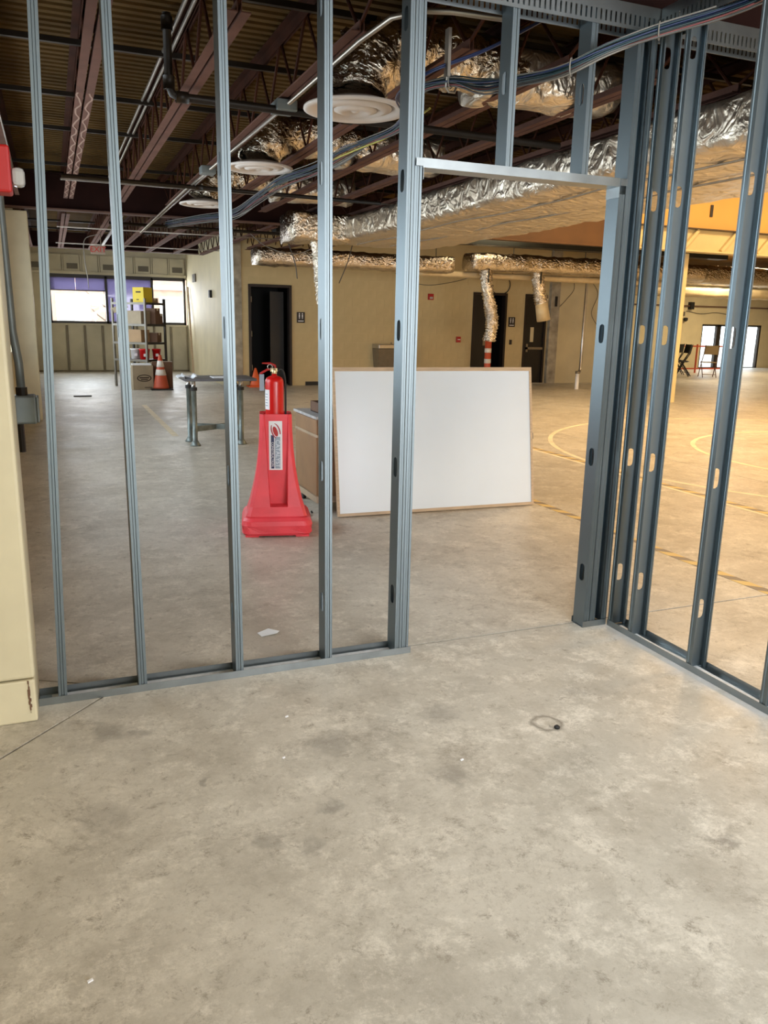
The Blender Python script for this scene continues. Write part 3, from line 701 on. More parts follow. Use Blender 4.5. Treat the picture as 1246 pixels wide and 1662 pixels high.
# ================================================================ METAL STUD FRAMING
def web_holes(f, w, z0, z1, holes, hw=.019, hh=.044, n=24):
    """strip 0..w by z0..z1 in the (u, z) plane with oval knock-outs; f(u, v, z)"""
    mb = MB(); z = z0
    for c in holes:
        if c - .07 < z0 or c + .07 > z1: continue
        a, b = c - .07, c + .07
        mb.add([f(0, 0, z), f(w, 0, z), f(w, 0, a), f(0, 0, a)], [(0, 1, 2, 3)])
        inn = []; out = []
        for k in range(n):
            t = 2 * pi * (k + .5) / n; cu, su = cos(t), sin(t)
            e = 4.0; rr = (abs(cu / hw) ** e + abs(su / hh) ** e) ** (-1 / e); inn.append((w / 2 + rr * cu, c + rr * su))
            q = min((w / 2) / abs(cu) if abs(cu) > 1e-6 else 9, .07 / abs(su) if abs(su) > 1e-6 else 9); out.append((w / 2 + q * cu, c + q * su))
        vs_ = [f(u, 0, zz) for u, zz in inn] + [f(u, 0, zz) for u, zz in out]
        fs = [(k, (k + 1) % n, n + (k + 1) % n, n + k) for k in range(n)]
        mb.add(vs_, fs)
        o0 = len(mb.v)
        for cu, cz in ((0, a), (w, a), (w, b), (0, b)):
            # corner triangles
            ang = atan2(cz - c, cu - w / 2) % (2 * pi); k = int((ang / (2 * pi)) * n - .5) % n
            p, q = out[k], out[(k + 1) % n]; mb.add([f(p[0], 0, p[1]), f(cu, 0, cz), f(q[0], 0, q[1])], [(0, 1, 2)])
        z = b
    mb.add([f(0, 0, z), f(w, 0, z), f(w, 0, z1), f(0, 0, z1)], [(0, 1, 2, 3)])
    return mb
HZ = [.285, .882, 1.478, 2.08, 2.68]
def stud(label, f, z0, z1, holes=HZ, w=.090, fl=.032, group='metal wall studs', m='galv'):
    base = f(w / 2, fl / 2, z0); s = thing('metal_stud', label, 'stud', base, group=group)
    wm = web_holes(f, w, z0, z1, holes); wm.build('web', m, s, solid=.0012)
    for side in (0, 1):
        u0 = 0 if side == 0 else w; sg = 1 if side == 0 else -1
        line = [(u0, 0), (u0, .009), (u0 + sg * .003, .0115), (u0 + sg * .003, .0195), (u0, .022), (u0, fl), (u0 + sg * .007, fl)]
        mb = MB(); mb.extrude(line, lambda u, v, t: f(u, v, t), z0, z1); mb.build('flange', m, s, solid=.0012)
    return s
FYP = 3.21
def front(x0, lean=0.0, flip=False):
    sg = -1 if flip else 1
    return lambda u, v, z: (x0 + sg * v + lean * z, FYP + u, z)
ZT = 2.845
stud('leaning galvanised stud nearest the left column', front(-.074, .029), .003, ZT)
stud('second galvanised stud from the left column, slim in view', front(.236, -.0015), .003, ZT)
stud('third galvanised stud from the left column, left of the red stand', front(.640, -.004), .003, ZT)
stud('fourth galvanised stud, in front of the whiteboard left end', front(1.043, -.005), .003, ZT)
stud('left half of the doubled stud at the door opening left side', front(1.383), .003, ZT)
stud('right half of the doubled stud beside the door opening', front(1.450, 0, True), .003, ZT)
stud('short stud above the door header, left one behind the cables', front(1.838), 2.137, ZT, holes=[2.5])
stud('short stud above the door header, right one by the corner', front(2.225), 2.137, ZT, holes=[2.5])
stud('trimmer stud with oval holes at the door opening right side', front(2.436), .003, 2.10)
stud('full-height king stud behind the door trimmer', front(2.472), .003, ZT, holes=[])
stud('full-height stud between the door king stud and the corner', front(2.576, 0, True), .003, ZT, holes=[])
def right(yw): return lambda u, v, z: (2.58 + u, yw - v, z)
stud('corner stud with oval holes facing the camera in the right framing', right(3.198), .003, ZT)
stud('stud with oval holes just right of the corner stud', right(3.038), .003, ZT)
stud('widest stud with oval holes in the right framing', right(2.628), .003, ZT)
stud('stud cut by the right photo edge in the right framing', right(2.208), .003, ZT)

def track(label, line, f, a, b, name='metal_track', slots=None):
    mb = MB(); mb.extrude(line, f, a, b); return mb.build(name, 'galv_track', solid=.0012, label=label, cat='track', base=True)
U = [(0, .032), (0, .001), (.097, .001), (.097, .032)]
track('bottom track of the left framing screwed to the floor', U, lambda u, v, t: (t, 3.2065 + u, v), -.146, 1.462)
track('short bottom track under the doubled corner studs', U, lambda u, v, t: (t, 3.2065 + u, v), 2.43, 2.574)
track('bottom track of the right framing lying in white dust', U, lambda u, v, t: (2.5765 + u, t, v), .6, 3.20)
for nm, x0, x1, y0, y1 in (('a', 2.585, 2.665, .62, 3.16), ('b', -.10, 1.40, 3.215, 3.295)):
    mb = MB(); n = 60
    for i in range(n + 1):
        t = i / n; k = .30 + .25 * noise.noise(Vector((t * 9, x0, 0)))
        if nm == 'a': mb.v += [(x0 + .01, y0 + (y1 - y0) * t, .004), (x0 + (x1 - x0) * (.45 + k), y0 + (y1 - y0) * t, .004)]
        else: mb.v += [(x0 + (x1 - x0) * t, y1 - .005, .004), (x0 + (x1 - x0) * t, y1 - (y1 - y0) * (.3 + k), .004)]
    for i in range(n): mb.f.append((2 * i, 2 * i + 2, 2 * i + 3, 2 * i + 1))
    mb.build('chalk_dust', 'dust', kind='stuff', solid=.002, label='white chalk dust lying in the %s bottom track' % ('right' if nm == 'a' else 'left'), cat='dust')
hd = thing('door_header', 'horizontal metal header track across the door opening', 'header', (1.95, 3.24, 2.13))
MB().extrude([(0, .036), (0, 0), (.097, 0), (.097, .036)], lambda u, v, t: (t, 3.2045 + u, 2.131 + v), 1.452, 2.434).build('channel', 'galv_track', hd, solid=.0015)
MB().box((1.4535, 3.2035, 2.085), (1.4555, 3.30, 2.131)).build('end_tab', 'galv_track', hd)
MB().box((2.4315, 3.2035, 2.085), (2.4335, 3.30, 2.131)).build('end_tab', 'galv_track', hd)
MB().box((1.42, 3.2005, 2.135), (1.4525, 3.2025, 2.165)).build('end_tab', 'galv_track', hd)
MB().box((2.4345, 3.2005, 2.135), (2.47, 3.2025, 2.165)).build('end_tab', 'galv_track', hd)
def slot_track(label, f, a, b):
    """deep-leg top track with vertical slots; f(t, side, z)"""
    mb = MB(); z0, z1 = 2.772, 2.872
    def quad(t0, t1, za, zb, d): mb.add([f(t0, d, za), f(t1, d, za), f(t1, d, zb), f(t0, d, zb)], [(0, 1, 2, 3)])
    for d in (0, .099):
        quad(a, b, z0, 2.787, d); quad(a, b, 2.829, z1, d); t = a
        while t < b: quad(t, min(b, t + .017), 2.787, 2.829, d); t += .0254
    mb.add([f(a, 0, z1), f(b, 0, z1), f(b, .099, z1), f(a, .099, z1)], [(0, 1, 2, 3)])
    return mb.build('slotted_track', 'galv_track', solid=.0014, label=label, cat='track')
slot_track('slotted top track over the left framing and door opening', lambda t, d, z: (t, 3.2055 + d, z), -.146, 3.9)
slot_track('slotted top track over the right framing', lambda t, d, z: (2.5755 + d, t, z), .6, 3.198)

# ================================================================ CABLES
cb = thing('cable_bundle', 'thick bundle of blue, teal and grey data cables over the doorway', 'cables', (2.2, 4.0, 2.6))
path = [(2.95, 2.55, 2.93), (2.66, 2.80, 2.78), (2.41, 3.0, 2.705), (2.20, 3.06, 2.625), (2.06, 3.17, 2.555), (1.99, 3.40, 2.565), (1.93, 3.62, 2.585), (1.86, 3.82, 2.645), (1.80, 4.1, 2.655), (1.98, 4.6, 2.665), (2.08, 5.03, 2.68), (2.09, 5.5, 2.70), (2.11, 6.1, 2.72), (2.15, 6.9, 2.74), (2.1, 7.8, 2.76), (2.1, 8.8, 2.74), (2.13, 10.2, 2.72), (2.0, 11.6, 2.80), (1.7, 12.9, 2.84)]
cols = ['cable_blue', 'cable_teal', 'cable_grey', 'cable_blue', 'cable_teal', 'cable_grey', 'cable_teal', 'cable_red', 'cable_grey', 'cable_teal', 'cable_white', 'cable_blue', 'cable_teal', 'cable_grey', 'cable_white', 'cable_grey', 'cable_teal', 'cable_blue']
for k, m in enumerate(cols):
    a = k * 2.4; r0 = .022 * sqrt(k / 17) + .004; pts = []
    for i, p in enumerate(path):
        loose = 2.2 if i > 11 else (1.6 if i in (6, 9) else 1.0)
        pts.append(Vector(p) + Vector((r0 * loose * cos(a) * .7, r0 * .7 * loose * sin(a + .6), r0 * loose * sin(a) + random.uniform(-.006, .006) * loose)))
    MB().tube(crom(pts, 5), .0036 if k % 5 else .0046, 6).build('cable', m, cb, smooth=True)
for p in ((2.41, 3.0, 2.705), (2.08, 3.13, 2.56), (1.86, 3.82, 2.645)):
    ring = [(p[0] + .02 * sin(t), p[1] + .02 * sin(t), p[2] + .034 * cos(t)) for t in [2 * pi * q / 16 for q in range(17)]]
    MB().tube(ring, .003, 5).build('cable_tie', 'cable_white', cb, smooth=True)
hk = thing('cable_hanger', 'metal hook holding the cable bundle under the fourth joist', 'hanger', (1.86, 3.82, 2.60))
MB().box((1.835, 3.80, 2.66), (1.85, 3.84, 2.87)).build('strap', 'emt', hk)
MB().tube([(1.843, 3.82, 2.67), (1.843, 3.83, 2.62), (1.86, 3.83, 2.60), (1.89, 3.83, 2.60), (1.90, 3.83, 2.63)], .006, 6).build('hook', 'emt', hk)
bl = thing('cable_bundle', 'pair of bright blue cables slanting above the doorway', 'cables', (2.0, 4, 2.8))
for k in range(4):
    o = Vector((.008 * k, 0, .008 * (k % 2) + .004 * k))
    MB().tube(crom([Vector(q) + o for q in ((2.75, 3.7, 3.18), (2.547, 3.8, 3.085), (2.08, 3.84, 2.82), (1.76, 3.85, 2.675), (1.72, 4.15, 2.64), (1.95, 4.6, 2.66), (2.06, 5.0, 2.69))], 6), .0048, 6).build('cable', 'cable_blue', bl, smooth=True)
yc = thing('cable', 'yellow-green cable drooping below the nearest diffuser', 'cables', (2.1, 5, 2.7))
MB().tube(crom([(2.14, 4.65, 2.73), (2.12, 4.95, 2.695), (2.10, 5.25, 2.672), (2.06, 5.6, 2.67), (2.08, 6.2, 2.70)], 6), .006, 6).build('sheath', 'cable_yellow', yc, smooth=True)
lw = [([(3.2, 14.3, 2.97), (3.55, 14.2, 2.70), (4.1, 14.2, 2.62), (4.8, 14.25, 2.97)], 'cable_white', 'white loop of loose wire before the far wall ducts'),
      ([(3.9, 14.4, 2.97), (4.05, 14.3, 2.5), (4.1, 14.3, 2.2)], 'cable_grey', 'grey wire end hanging left of the black doorway'),
      ([(4.35, 14.4, 2.97), (4.45, 14.3, 2.6), (4.55, 14.3, 2.3)], 'cable_grey', 'grey wire end hanging above the black doorway'),
      ([(5.2, 14.4, 2.97), (5.05, 14.3, 2.55), (4.88, 14.3, 2.15)], 'cable_grey', 'stiff wire slanting down above the black doorway'),
      ([(.93, 16.5, 2.96), (.68, 16.5, 2.85), (.66, 16.5, 2.5), (.69, 16.5, 2.2), (.70, 16.5, 1.98)], 'cable_white', 'single wire hanging in front of the purple window film')]
for pts, m, l in lw: MB().tube(crom(pts, 6), .009, 6).build('loose_wire', m, label=l, cat='wire', smooth=True)
mb = MB(); mb.tube([(10.45 + .28 * cos(t), 18.187, 2.44 + .24 * sin(t)) for t in [2 * pi * q / 24 for q in range(25)]], .012, 6); mb.build('loose_wire', 'pipe_black', label='coiled black wire above the second dark doorway', cat='wire', smooth=True)
for pts, l in (([(7.6, 18.192, 2.6), (8.0, 18.192, 2.42), (8.5, 18.192, 2.36), (9.1, 18.192, 2.45), (9.5, 18.192, 2.55)], 'drooping thin wire on the far wall left of the second doorway'),
               ([(12.55, 18.132, 2.7), (12.6, 18.132, 2.4), (12.4, 18.132, 2.15), (12.2, 18.132, 1.95)], 'thin wire curling down beside the pilaster'),
               ([(13.1, 18.132, 2.65), (13.35, 18.132, 2.3), (13.2, 18.132, 1.8), (13.5, 18.132, 1.4)], 'thin wire hanging right of the grey downpipe')):
    MB().tube(crom(pts, 8), .008, 5).build('loose_wire', 'patch_grey', label=l, cat='wire', smooth=True)

# ================================================================ LEFT EDGE FITTINGS
al = thing('fire_alarm', 'red fire alarm strobe with clear lens on the near column', 'fire alarm', (-.11, 3.02, 1.89))
MB().box((-.1465, 2.985, 1.90), (-.135, 3.10, 2.03)).build('back_plate', 'box_grey', al, bevel=.003)
MB().box((-.135, 2.98, 1.892), (-.086, 3.09, 2.035)).build('housing', 'red_box', al, bevel=.008)
MB().box((-.086, 2.99, 1.915), (-.046, 3.05, 1.972)).build('lens', 'lens_clear', al, bevel=.014)
jb = thing('junction_box', 'grey metal junction box with conduit behind the near column', 'box', (-.12, 3.5, 1.09))
MB().box((-.155, 3.42, 1.095), (-.075, 3.52, 1.205)).build('body', 'box_grey', jb, bevel=.008)
MB().box((-.075, 3.425, 1.10), (-.066, 3.515, 1.20)).build('cover', 'box_grey', jb, bevel=.003)
MB().tube([(-.125, 3.47, 1.205), (-.127, 3.47, 1.33), (-.14, 3.47, 1.45), (-.146, 3.47, 1.9), (-.146, 3.47, 2.8)], .016, 10).build('conduit', 'box_grey', jb, smooth=True)
MB().tube([(-.125, 3.47, 1.20), (-.125, 3.47, 1.235)], .022, 10).build('connector', 'pipe_dark', jb)
MB().tube([(-.14, 3.47, .98), (-.14, 3.47, 1.10)], .014, 8).build('dark_stub', 'pipe_dark', jb)  # short dark piece below the box

# ================================================================ RED STAND AND EXTINGUISHER
STX, STY = 1.445, 5.62
st = thing('extinguisher_stand', 'red plastic extinguisher stand with a white company sticker', 'stand', (STX, STY, 0), radians(-13))
prof = [(.86, .112), (.74, .115), (.62, .122), (.50, .135), (.40, .150), (.335, .163), (.27, .178), (.215, .191), (.17, .205), (.145, .213)]
RL, RR, YI = -.085, .088, -.098
def ssec(z, w, rec):
    yi = -YI if False else YI
    k = (.86 - z) / .65; l = RL + .036 * k; r = RR - .012 * k; yy = YI if rec else -w; c_ = .022
    return [(-w, -w + c_, z), (-w + c_, -w, z), (l, -w, z), (l + .006, yy, z), (r - .006, yy, z), (r, -w, z), (w - c_, -w, z), (w, -w + c_, z), (w, w - c_, z), (w - c_, w, z), (-w + c_, w, z), (-w, w - c_, z)]
secs = [ssec(z, w, True) for z, w in prof if z >= .215]
secs += [ssec(.210, .192, False)] + [ssec(z, w, False) for z, w in prof if z < .21]
top = [(x * .88, y * .88 if abs(y) > .09 else y, .86) for x, y, z in secs[0]]
def inner(z, w=.085): return [(max(-w, min(w, x)), max(-w, min(w, y)), z) for x, y, _ in secs[0]]
body = MB().loft([inner(.60)] + [inner(.852)] + secs, cap0=True, cap1=True)
body.build('body', 'red_plastic', st, local=True, bevel=.004)
def bsec(z, w):
    pts = rrect(w, w, .07, 8); return [(x, y, z) for x, y in pts]
MB().loft([bsec(.012, .238), bsec(.03, .25), bsec(.085, .252), bsec(.115, .243), bsec(.135, .228), bsec(.148, .208)]).build('base', 'red_plastic', st, local=True)
for sx in (-1, 1):
    for sy in (-1, 1): MB().box((sx * .13, sy * .13, 0), (sx * .225, sy * .225, .013)).build('foot', 'red_plastic', st, local=True)
sk = MB().box((-.050, YI - .002, .462), (.044, YI - .0002, .812)).build('sticker', 'white', st, local=True, label='white sticker with red swoosh logo')
y0 = YI - .0035
MB().box((-.036, y0, .472), (-.014, y0 + .002, .712)).build('navy_band', 'navy', sk, local=True)
MB().box((-.008, y0, .472), (.029, y0 + .002, .700)).build('grey_band', 'slate', sk, local=True)
rot = Matrix.Rotation(pi / 2, 4, 'X')
def T(x, z): return Matrix.Translation((x, y0 - .0005, z)) @ rot @ Matrix.Rotation(-pi / 2, 4, 'Z')
text('CATALYST', .0415, 'slate_text', sk, T(.0105, .580))
text('CONSTRUCTION', .0225, 'white', sk, T(-.025, .575))
def ell(cx, cz, a, b, ang, n=28, t0=0, t1=2 * pi):
    return [(cx + a * cos(t) * cos(ang) - b * sin(t) * sin(ang), cz + a * cos(t) * sin(ang) + b * sin(t) * cos(ang)) for t in [t0 + (t1 - t0) * i / n for i in range(n)]]
def flat(poly, name, m, par, y=y0):
    n = len(poly); mb = MB(); mb.add([(x, y - .0008, z) for x, z in poly] + [(x, y + .001, z) for x, z in poly], [tuple(range(n)), tuple(reversed(range(n, 2 * n)))] + [(i, n + i, n + (i + 1) % n, (i + 1) % n) for i in range(n)])
    return mb.build(name, m, par, local=True)
flat(ell(-.004, .738, .0155, .037, radians(18)), 'swoosh', 'red_box', sk)
def cres(cx, cz, a, b, ang, t0, t1, k=.62):
    o = ell(cx, cz, a, b, ang, 16, t0, t1 + (t1 - t0) / 15); i = ell(cx, cz, a * k, b * .95, ang, 16, t0, t1 + (t1 - t0) / 15); return o + i[::-1]
flat(cres(-.003, .742, .031, .056, radians(18), radians(120), radians(245), .72), 'swoosh', 'crimson', sk)
flat(cres(-.001, .742, .031, .056, radians(18), radians(-35), radians(75), .72), 'swoosh', 'crimson', sk)

ex = thing('fire_extinguisher', 'red fire extinguisher standing in the top of the red stand', 'extinguisher', (STX - .005, STY, .601), radians(-13))
MB().lathe([(.055, 0), (.064, .012), (.065, .02), (.065, .475), (.063, .490), (.055, .505), (.038, .516), (.018, .522), (.018, .535)], n=32).build('cylinder', 'red_steel', ex, local=True, smooth=True)
MB().lathe([(.016, .533), (.018, .536), (.018, .565), (.012, .570)], n=14).build('valve', 'brass', ex, local=True, smooth=True)
MB().box((-.028, -.009, .548), (.022, .009, .574)).build('valve_body', 'brass', ex, local=True, bevel=.003)
MB().tube([(.012, 0, .574), (.005, 0, .592), (-.03, 0, .606), (-.085, 0, .607)], [.006, .008, .008, .005], 8).build('top_lever', 'red_box', ex, local=True, smooth=True)
MB().tube([(-.01, 0, .566), (-.05, 0, .562), (-.095, 0, .535), (-.105, 0, .52)], [.007, .008, .008, .005], 8).build('carry_handle', 'red_box', ex, local=True, smooth=True)
MB().tube([(-.03 + .017 * cos(t), -.012, .582 + .017 * sin(t)) for t in [2 * pi * q / 14 for q in range(15)]], .0025, 5).build('safety_pin', 'steel', ex, local=True, smooth=True)
MB().tube(crom([(.018, 0, .555), (.05, .005, .565), (.072, .01, .52), (.078, .01, .42), (.077, .01, .25), (.076, .01, .16)], 6), .0075, 8).build('hose', 'rubber', ex, local=True, smooth=True)
MB().tube([(.076, .01, .16), (.076, .01, .12)], [.010, .012], 8).build('nozzle', 'rubber', ex, local=True)
n = 8; a0, a1 = radians(178), radians(236)
vs_ = []
for z in (.285, .425):
    for k in range(n + 1): t = a0 + (a1 - a0) * k / n; vs_.append((.0657 * cos(t), .0657 * sin(t), z))
MB().add(vs_, [(k, k + 1, n + 2 + k, n + 1 + k) for k in range(n)]).build('label_sheet', 'white', ex, local=True, solid=.0006)
for k in range(5):
    vs_ = []; z = .31 + .02 * k
    for zz in (z, z + .006):
        for q in range(5): t = radians(192) + radians(30) * q / 4; vs_.append((.0664 * cos(t), .0664 * sin(t), zz))
    MB().add(vs_, [(q, q + 1, 6 + q, 5 + q) for q in range(4)]).build('print_line', 'slate', ex, local=True)
tg = MB().box((-.105, -.012, .415), (-.072, -.010, .53)); tg.build('inspection_tag', 'slate', ex, local=True)

# ================================================================ WHITEBOARD, CABINET
WB = thing('whiteboard', 'large framed whiteboard leaning against the brown cabinet', 'whiteboard', (1.983, 5.80, .003), radians(-1.9))
lean = atan2(.185, 1.15); BW, BH = 1.755, 1.163
fr = lambda x, y, z: (x, y * cos(lean) + z * sin(lean), -y * sin(lean) + z * cos(lean) + .006)
def lbox(a, b):
    mb = MB().box(a, b); mb.v = [fr(*p) for p in mb.v]; return mb
lbox((.02, .004, .02), (BW - .02, .018, BH - .02)).build('panel', 'board_white', WB, local=True)
for nm, a, b in (('frame_rail', (0, -.003, 0), (BW, .022, .022)), ('frame_rail', (0, -.003, BH - .030), (BW, .022, BH)), ('frame_stile', (0, -.003, .022), (.020, .022, BH - .03)), ('frame_stile', (BW - .020, -.003, .022), (BW, .022, BH - .03))):
    lbox(a, b).build(nm, 'wood_frame', WB, local=True)
lbox((BW, .005, .56), (BW + .012, .015, .61)).build('clip', 'steel_shade', WB, local=True)

cx0, cx1, cy0, cy1, cz0, cz1 = 1.872, 2.85, 5.99, 6.62, .105, .775
cab = thing('cabinet', 'brown wooden rolling cabinet behind the whiteboard', 'cabinet', ((cx0 + cx1) / 2, (cy0 + cy1) / 2, 0))
MB().box((cx0 + .012, cy0, cz0), (cx1, cy1, cz1 - .02)).build('body', 'cabinet', cab, bevel=.004)
MB().box((cx0 - .01, cy0 - .006, cz1 - .02), (cx1 + .01, cy1 + .01, cz1)).build('worktop', 'cabinet_top', cab)
MB().box((cx0 - .004, cy0 - .003, cz0 - .02), (cx1, cy1, cz0 + .03)).build('base_rail', 'cabinet_edge', cab)
MB().box((cx0, cy0 + .02, cz1 - .145), (cx0 + .012, cy1 - .02, cz1 - .03)).build('drawer_front', 'cabinet', cab, bevel=.004)
MB().box((cx0, cy0 + .02, cz0 + .04), (cx0 + .012, cy1 - .02, cz1 - .165)).build('side_panel', 'cabinet', cab, bevel=.004)
MB().box((cx0 + .002, cy0, cz1 - .165), (cx0 + .014, cy1, cz1 - .145)).build('rail_strip', 'cabinet_edge', cab)
for x in (cx0 + .06, cx1 - .06):
    for y in (cy0 + .06, cy1 - .06):
        ca = MB().box((x - .02, y - .02, .06), (x + .02, y + .02, cz0 - .02)).build('caster', 'steel_shade', cab)
        MB().tube([(x - .014, y, .036), (x + .014, y, .036)], .035, 14).build('wheel', 'rubber', ca)
tb = thing('open_box', 'small open brown carton on the rolling cabinet', 'box', (2.12, 6.22, cz1 + .002))
mb = MB(); X0, X1, Y0_, Y1_, Z0, Z1 = 1.95, 2.36, 6.05, 6.42, cz1 + .002, cz1 + .085
mb.box((X0, Y0_, Z0), (X1, Y1_, Z0 + .006)).box((X0, Y0_, Z0), (X0 + .006, Y1_, Z1)).box((X1 - .006, Y0_, Z0), (X1, Y1_, Z1)).box((X0, Y0_, Z0), (X1, Y0_ + .006, Z1)).box((X0, Y1_ - .006, Z0), (X1, Y1_, Z1)); mb.build('tray', 'carton_dark', tb)
MB().bar((1.99, 6.1, Z1 - .02), (2.3, 6.38, Z1 + .004), .12, .01).build('folded_sheet', 'carton', tb)
for k in range(9):
    x, y = 1.80 + random.uniform(-.06, .06), 6.02 + random.uniform(-.1, .1)
    MB().bar((x, y, .006), (x + random.uniform(-.05, .05), y + random.uniform(-.04, .04), .012), .012, .01).build('debris', 'rubber', label='scrap of black debris on the floor by the cabinet', cat='debris', group='black debris by the cabinet')

# ================================================================ TABLE
tb = thing('table', 'small grey table with pipe legs and crossed lower brace', 'table', (1.83, 9.95, 0))
MB().box((1.40, 9.62, .775), (2.25, 10.22, .805)).build('table_top', 'table_top', tb, bevel=.004)
legs = [(1.515, 9.74), (1.51, 10.10), (2.075, 9.74), (2.10, 10.10)]
for x, y in legs:
    lg = MB().tube([(x, y, .03), (x, y, .70)], .030, 14).build('leg', 'table_leg', tb, smooth=True)
    MB().tube([(x, y, .66), (x, y, .695)], .040, 14).build('collar', 'rubber', lg)
    MB().tube([(x, y, .695), (x, y, .775)], .024, 12).build('inner_tube', 'steel', lg, smooth=True)
    MB().lathe([(.062, .001), (.062, .012), (.044, .04), (.034, .06)], (x, y, 0), 16).build('foot', 'table_leg', lg, smooth=True)
for p, q in ((0, 3), (1, 2)):
    a, b = legs[p], legs[q]; MB().bar((a[0], a[1], .20), (b[0], b[1], .20 if p == 0 else .205), .012, .065).build('cross_brace', 'table_leg', tb)
mb = MB(); n = 14
for i in range(n + 1):
    for j in range(n + 1):
        x = 1.33 + .22 * i / n; y = 9.68 + .22 * j / n; z = .815 + abs(wr((x, y, 0), 14, .05)) + .02 * sin(i * .5)
        if x < 1.40: z = .815 - .0 + .01 * (x - 1.40) + abs(wr((x, y, 3), 12, .04))
        mb.v.append((x, y, z))
for i in range(n):
    for j in range(n): a = i * (n + 1) + j; mb.f.append((a, a + n + 1, a + n + 2, a + 1))
mb.build('cloth', 'white_paper', smooth=True, solid=.004, label='crumpled white cloth on the left end of the table', cat='cloth')
MB().box((1.75, 9.70, .806), (2.02, 9.98, .812)).build('paper_stack', 'white_paper', label='white papers lying flat on the small table', cat='paper')

# ================================================================ CONES
def cone(label, x, y, h, r, m, bands=(), base=.5, name='traffic_cone'):
    c = thing(name, label, 'cone', (x, y, 0)); bw = r * 1.35
    MB().box((-bw, -bw, .001), (bw, bw, .03)).build('base', m if not bands else 'rubber', c, local=True, bevel=.008)
    rt = r * .18
    MB().lathe([(r, .03), (r * .96, .06), (rt, h - .01), (rt * .6, h)], n=24).build('body', m, c, local=True, smooth=True)
    for a, b in bands:
        rr = lambda z: r * .96 + (rt - r * .96) * (z - .06) / (h - .07) + .004
        MB().lathe([(rr(a) - .003, a), (rr(a), a + .001), (rr(b), b - .001), (rr(b) - .003, b)], n=24).build('white_band', 'cone_band', c, local=True, smooth=True)
cone('small plain orange cone beside the black doorway', 4.17, 17.95, .42, .13, 'cone_orange')
cone('faded red traffic cone with two white bands beside the cartons', 2.06, 17.55, .72, .165, 'cone_red', ((.30, .42), (.47, .60)))
tc_ = thing('channelizer_post', 'red and white banded post below the loose foil sleeve', 'post', (9.30, 16.6, 0))
MB().lathe([(.20, 0), (.20, .06), (.07, .09)], n=20).build('base', 'rubber', tc_, local=True)
MB().tube([(0, 0, .08), (0, 0, 1.12)], .075, 20).build('tube', 'cone_red', tc_, local=True, smooth=True)
for a in (.36, .60, .84): MB().tube([(0, 0, a), (0, 0, a + .10)], .078, 20).build('white_band', 'cone_band', tc_, local=True, smooth=True)

# ================================================================ SHELVING AND CARTONS
ang = -radians(49); Lw, Dp = .92, .58
ox, oy = 1.84 - Lw * cos(ang), 17.92 - Lw * sin(ang)
sh = thing('shelving_unit', 'metal shelving unit full of cartons before the purple window', 'shelf', (ox, oy, 0), ang)
for x in (0, Lw):
    for y in (0, Dp):
        MB().box((x - .02, y - .02, 0), (x + .02, y + .02, 1.86)).build('post', 'shelf_metal' if y == 0 else 'shelf_shaded', sh, local=True)
SZ = (.58, .94, 1.32, 1.76)
for z in SZ:
    s = MB().box((.021, .0, z), (Lw - .021, Dp, z + .012)).build('shelf_board', 'shelf_metal', sh, local=True)
    MB().box((.021, -.021, z - .03), (Lw - .021, -.001, z + .016)).build('shelf_lip', 'shelf_metal', s, local=True)
    MB().box((Lw - .002, .021, z - .03), (Lw + .021, Dp - .021, z + .016)).build('shelf_lip', 'shelf_shaded', s, local=True)
shm = Matrix.Translation((ox, oy, 0)) @ Matrix.Rotation(ang, 4, 'Z')
def carton(label, lx, ly, z, sx, sy, sz, m, dr=0.0, cat='carton', world=False, flaps=False, name='cardboard_carton'):
    p = Vector((lx, ly, z)) if world else shm @ Vector((lx, ly, z))
    b = thing(name, label, cat, p, (0 if world else ang) + dr)
    MB().box((-sx / 2, -sy / 2, 0), (sx / 2, sy / 2, sz)).build('box_body', m, b, local=True, bevel=.004)
    MB().box((-sx / 2 - .001, -.025, sz - .05), (sx / 2 + .001, .025, sz + .0015)).build('tape_strip', 'tape_white' if m != 'yellow_box' else 'yellow_box', b, local=True)
    if flaps:
        MB().bar((-sx / 2, -sy / 2, sz), (-sx / 2 - .03, -sy / 2 - .05, sz + .10), sx * .8, .005, up=(0, 1, 0)).build('flap', m, b, local=True)
    return b
z = SZ[3] + .014
yb = carton('bright yellow box on the top shelf', .70, .18, z, .30, .26, .31, 'yellow_box', name='yellow_box')
MB().box((-.06, -.1315, .20), (.08, -.1305, .23)).build('print', 'carton_print', yb, local=True)
MB().box((-.05, -.1315, .05), (.02, -.1305, .07)).build('print', 'carton_print', yb, local=True)
carton('pale open carton on the top shelf corner', .66, .44, z, .28, .20, .10, 'carton', flaps=True)
z = SZ[2] + .014
carton('large tan carton on the second shelf from the top', .50, .16, z, .56, .28, .27, 'carton_grey', flaps=True)
carton('tall dark brown carton on the second shelf, right end', .76, .385, z, .30, .15, .33, 'carton_dark')
carton('short dark brown carton on the second shelf, rear right', .74, .515, z, .30, .09, .22, 'carton_dark')
z = SZ[1] + .014
carton('brown carton on the third shelf', .48, .16, z, .50, .28, .26, 'carton', .08)
carton('small reddish-brown carton on the third shelf right end', .76, .42, z, .24, .18, .20, 'carton_dark', .2)
z = SZ[0] + .014
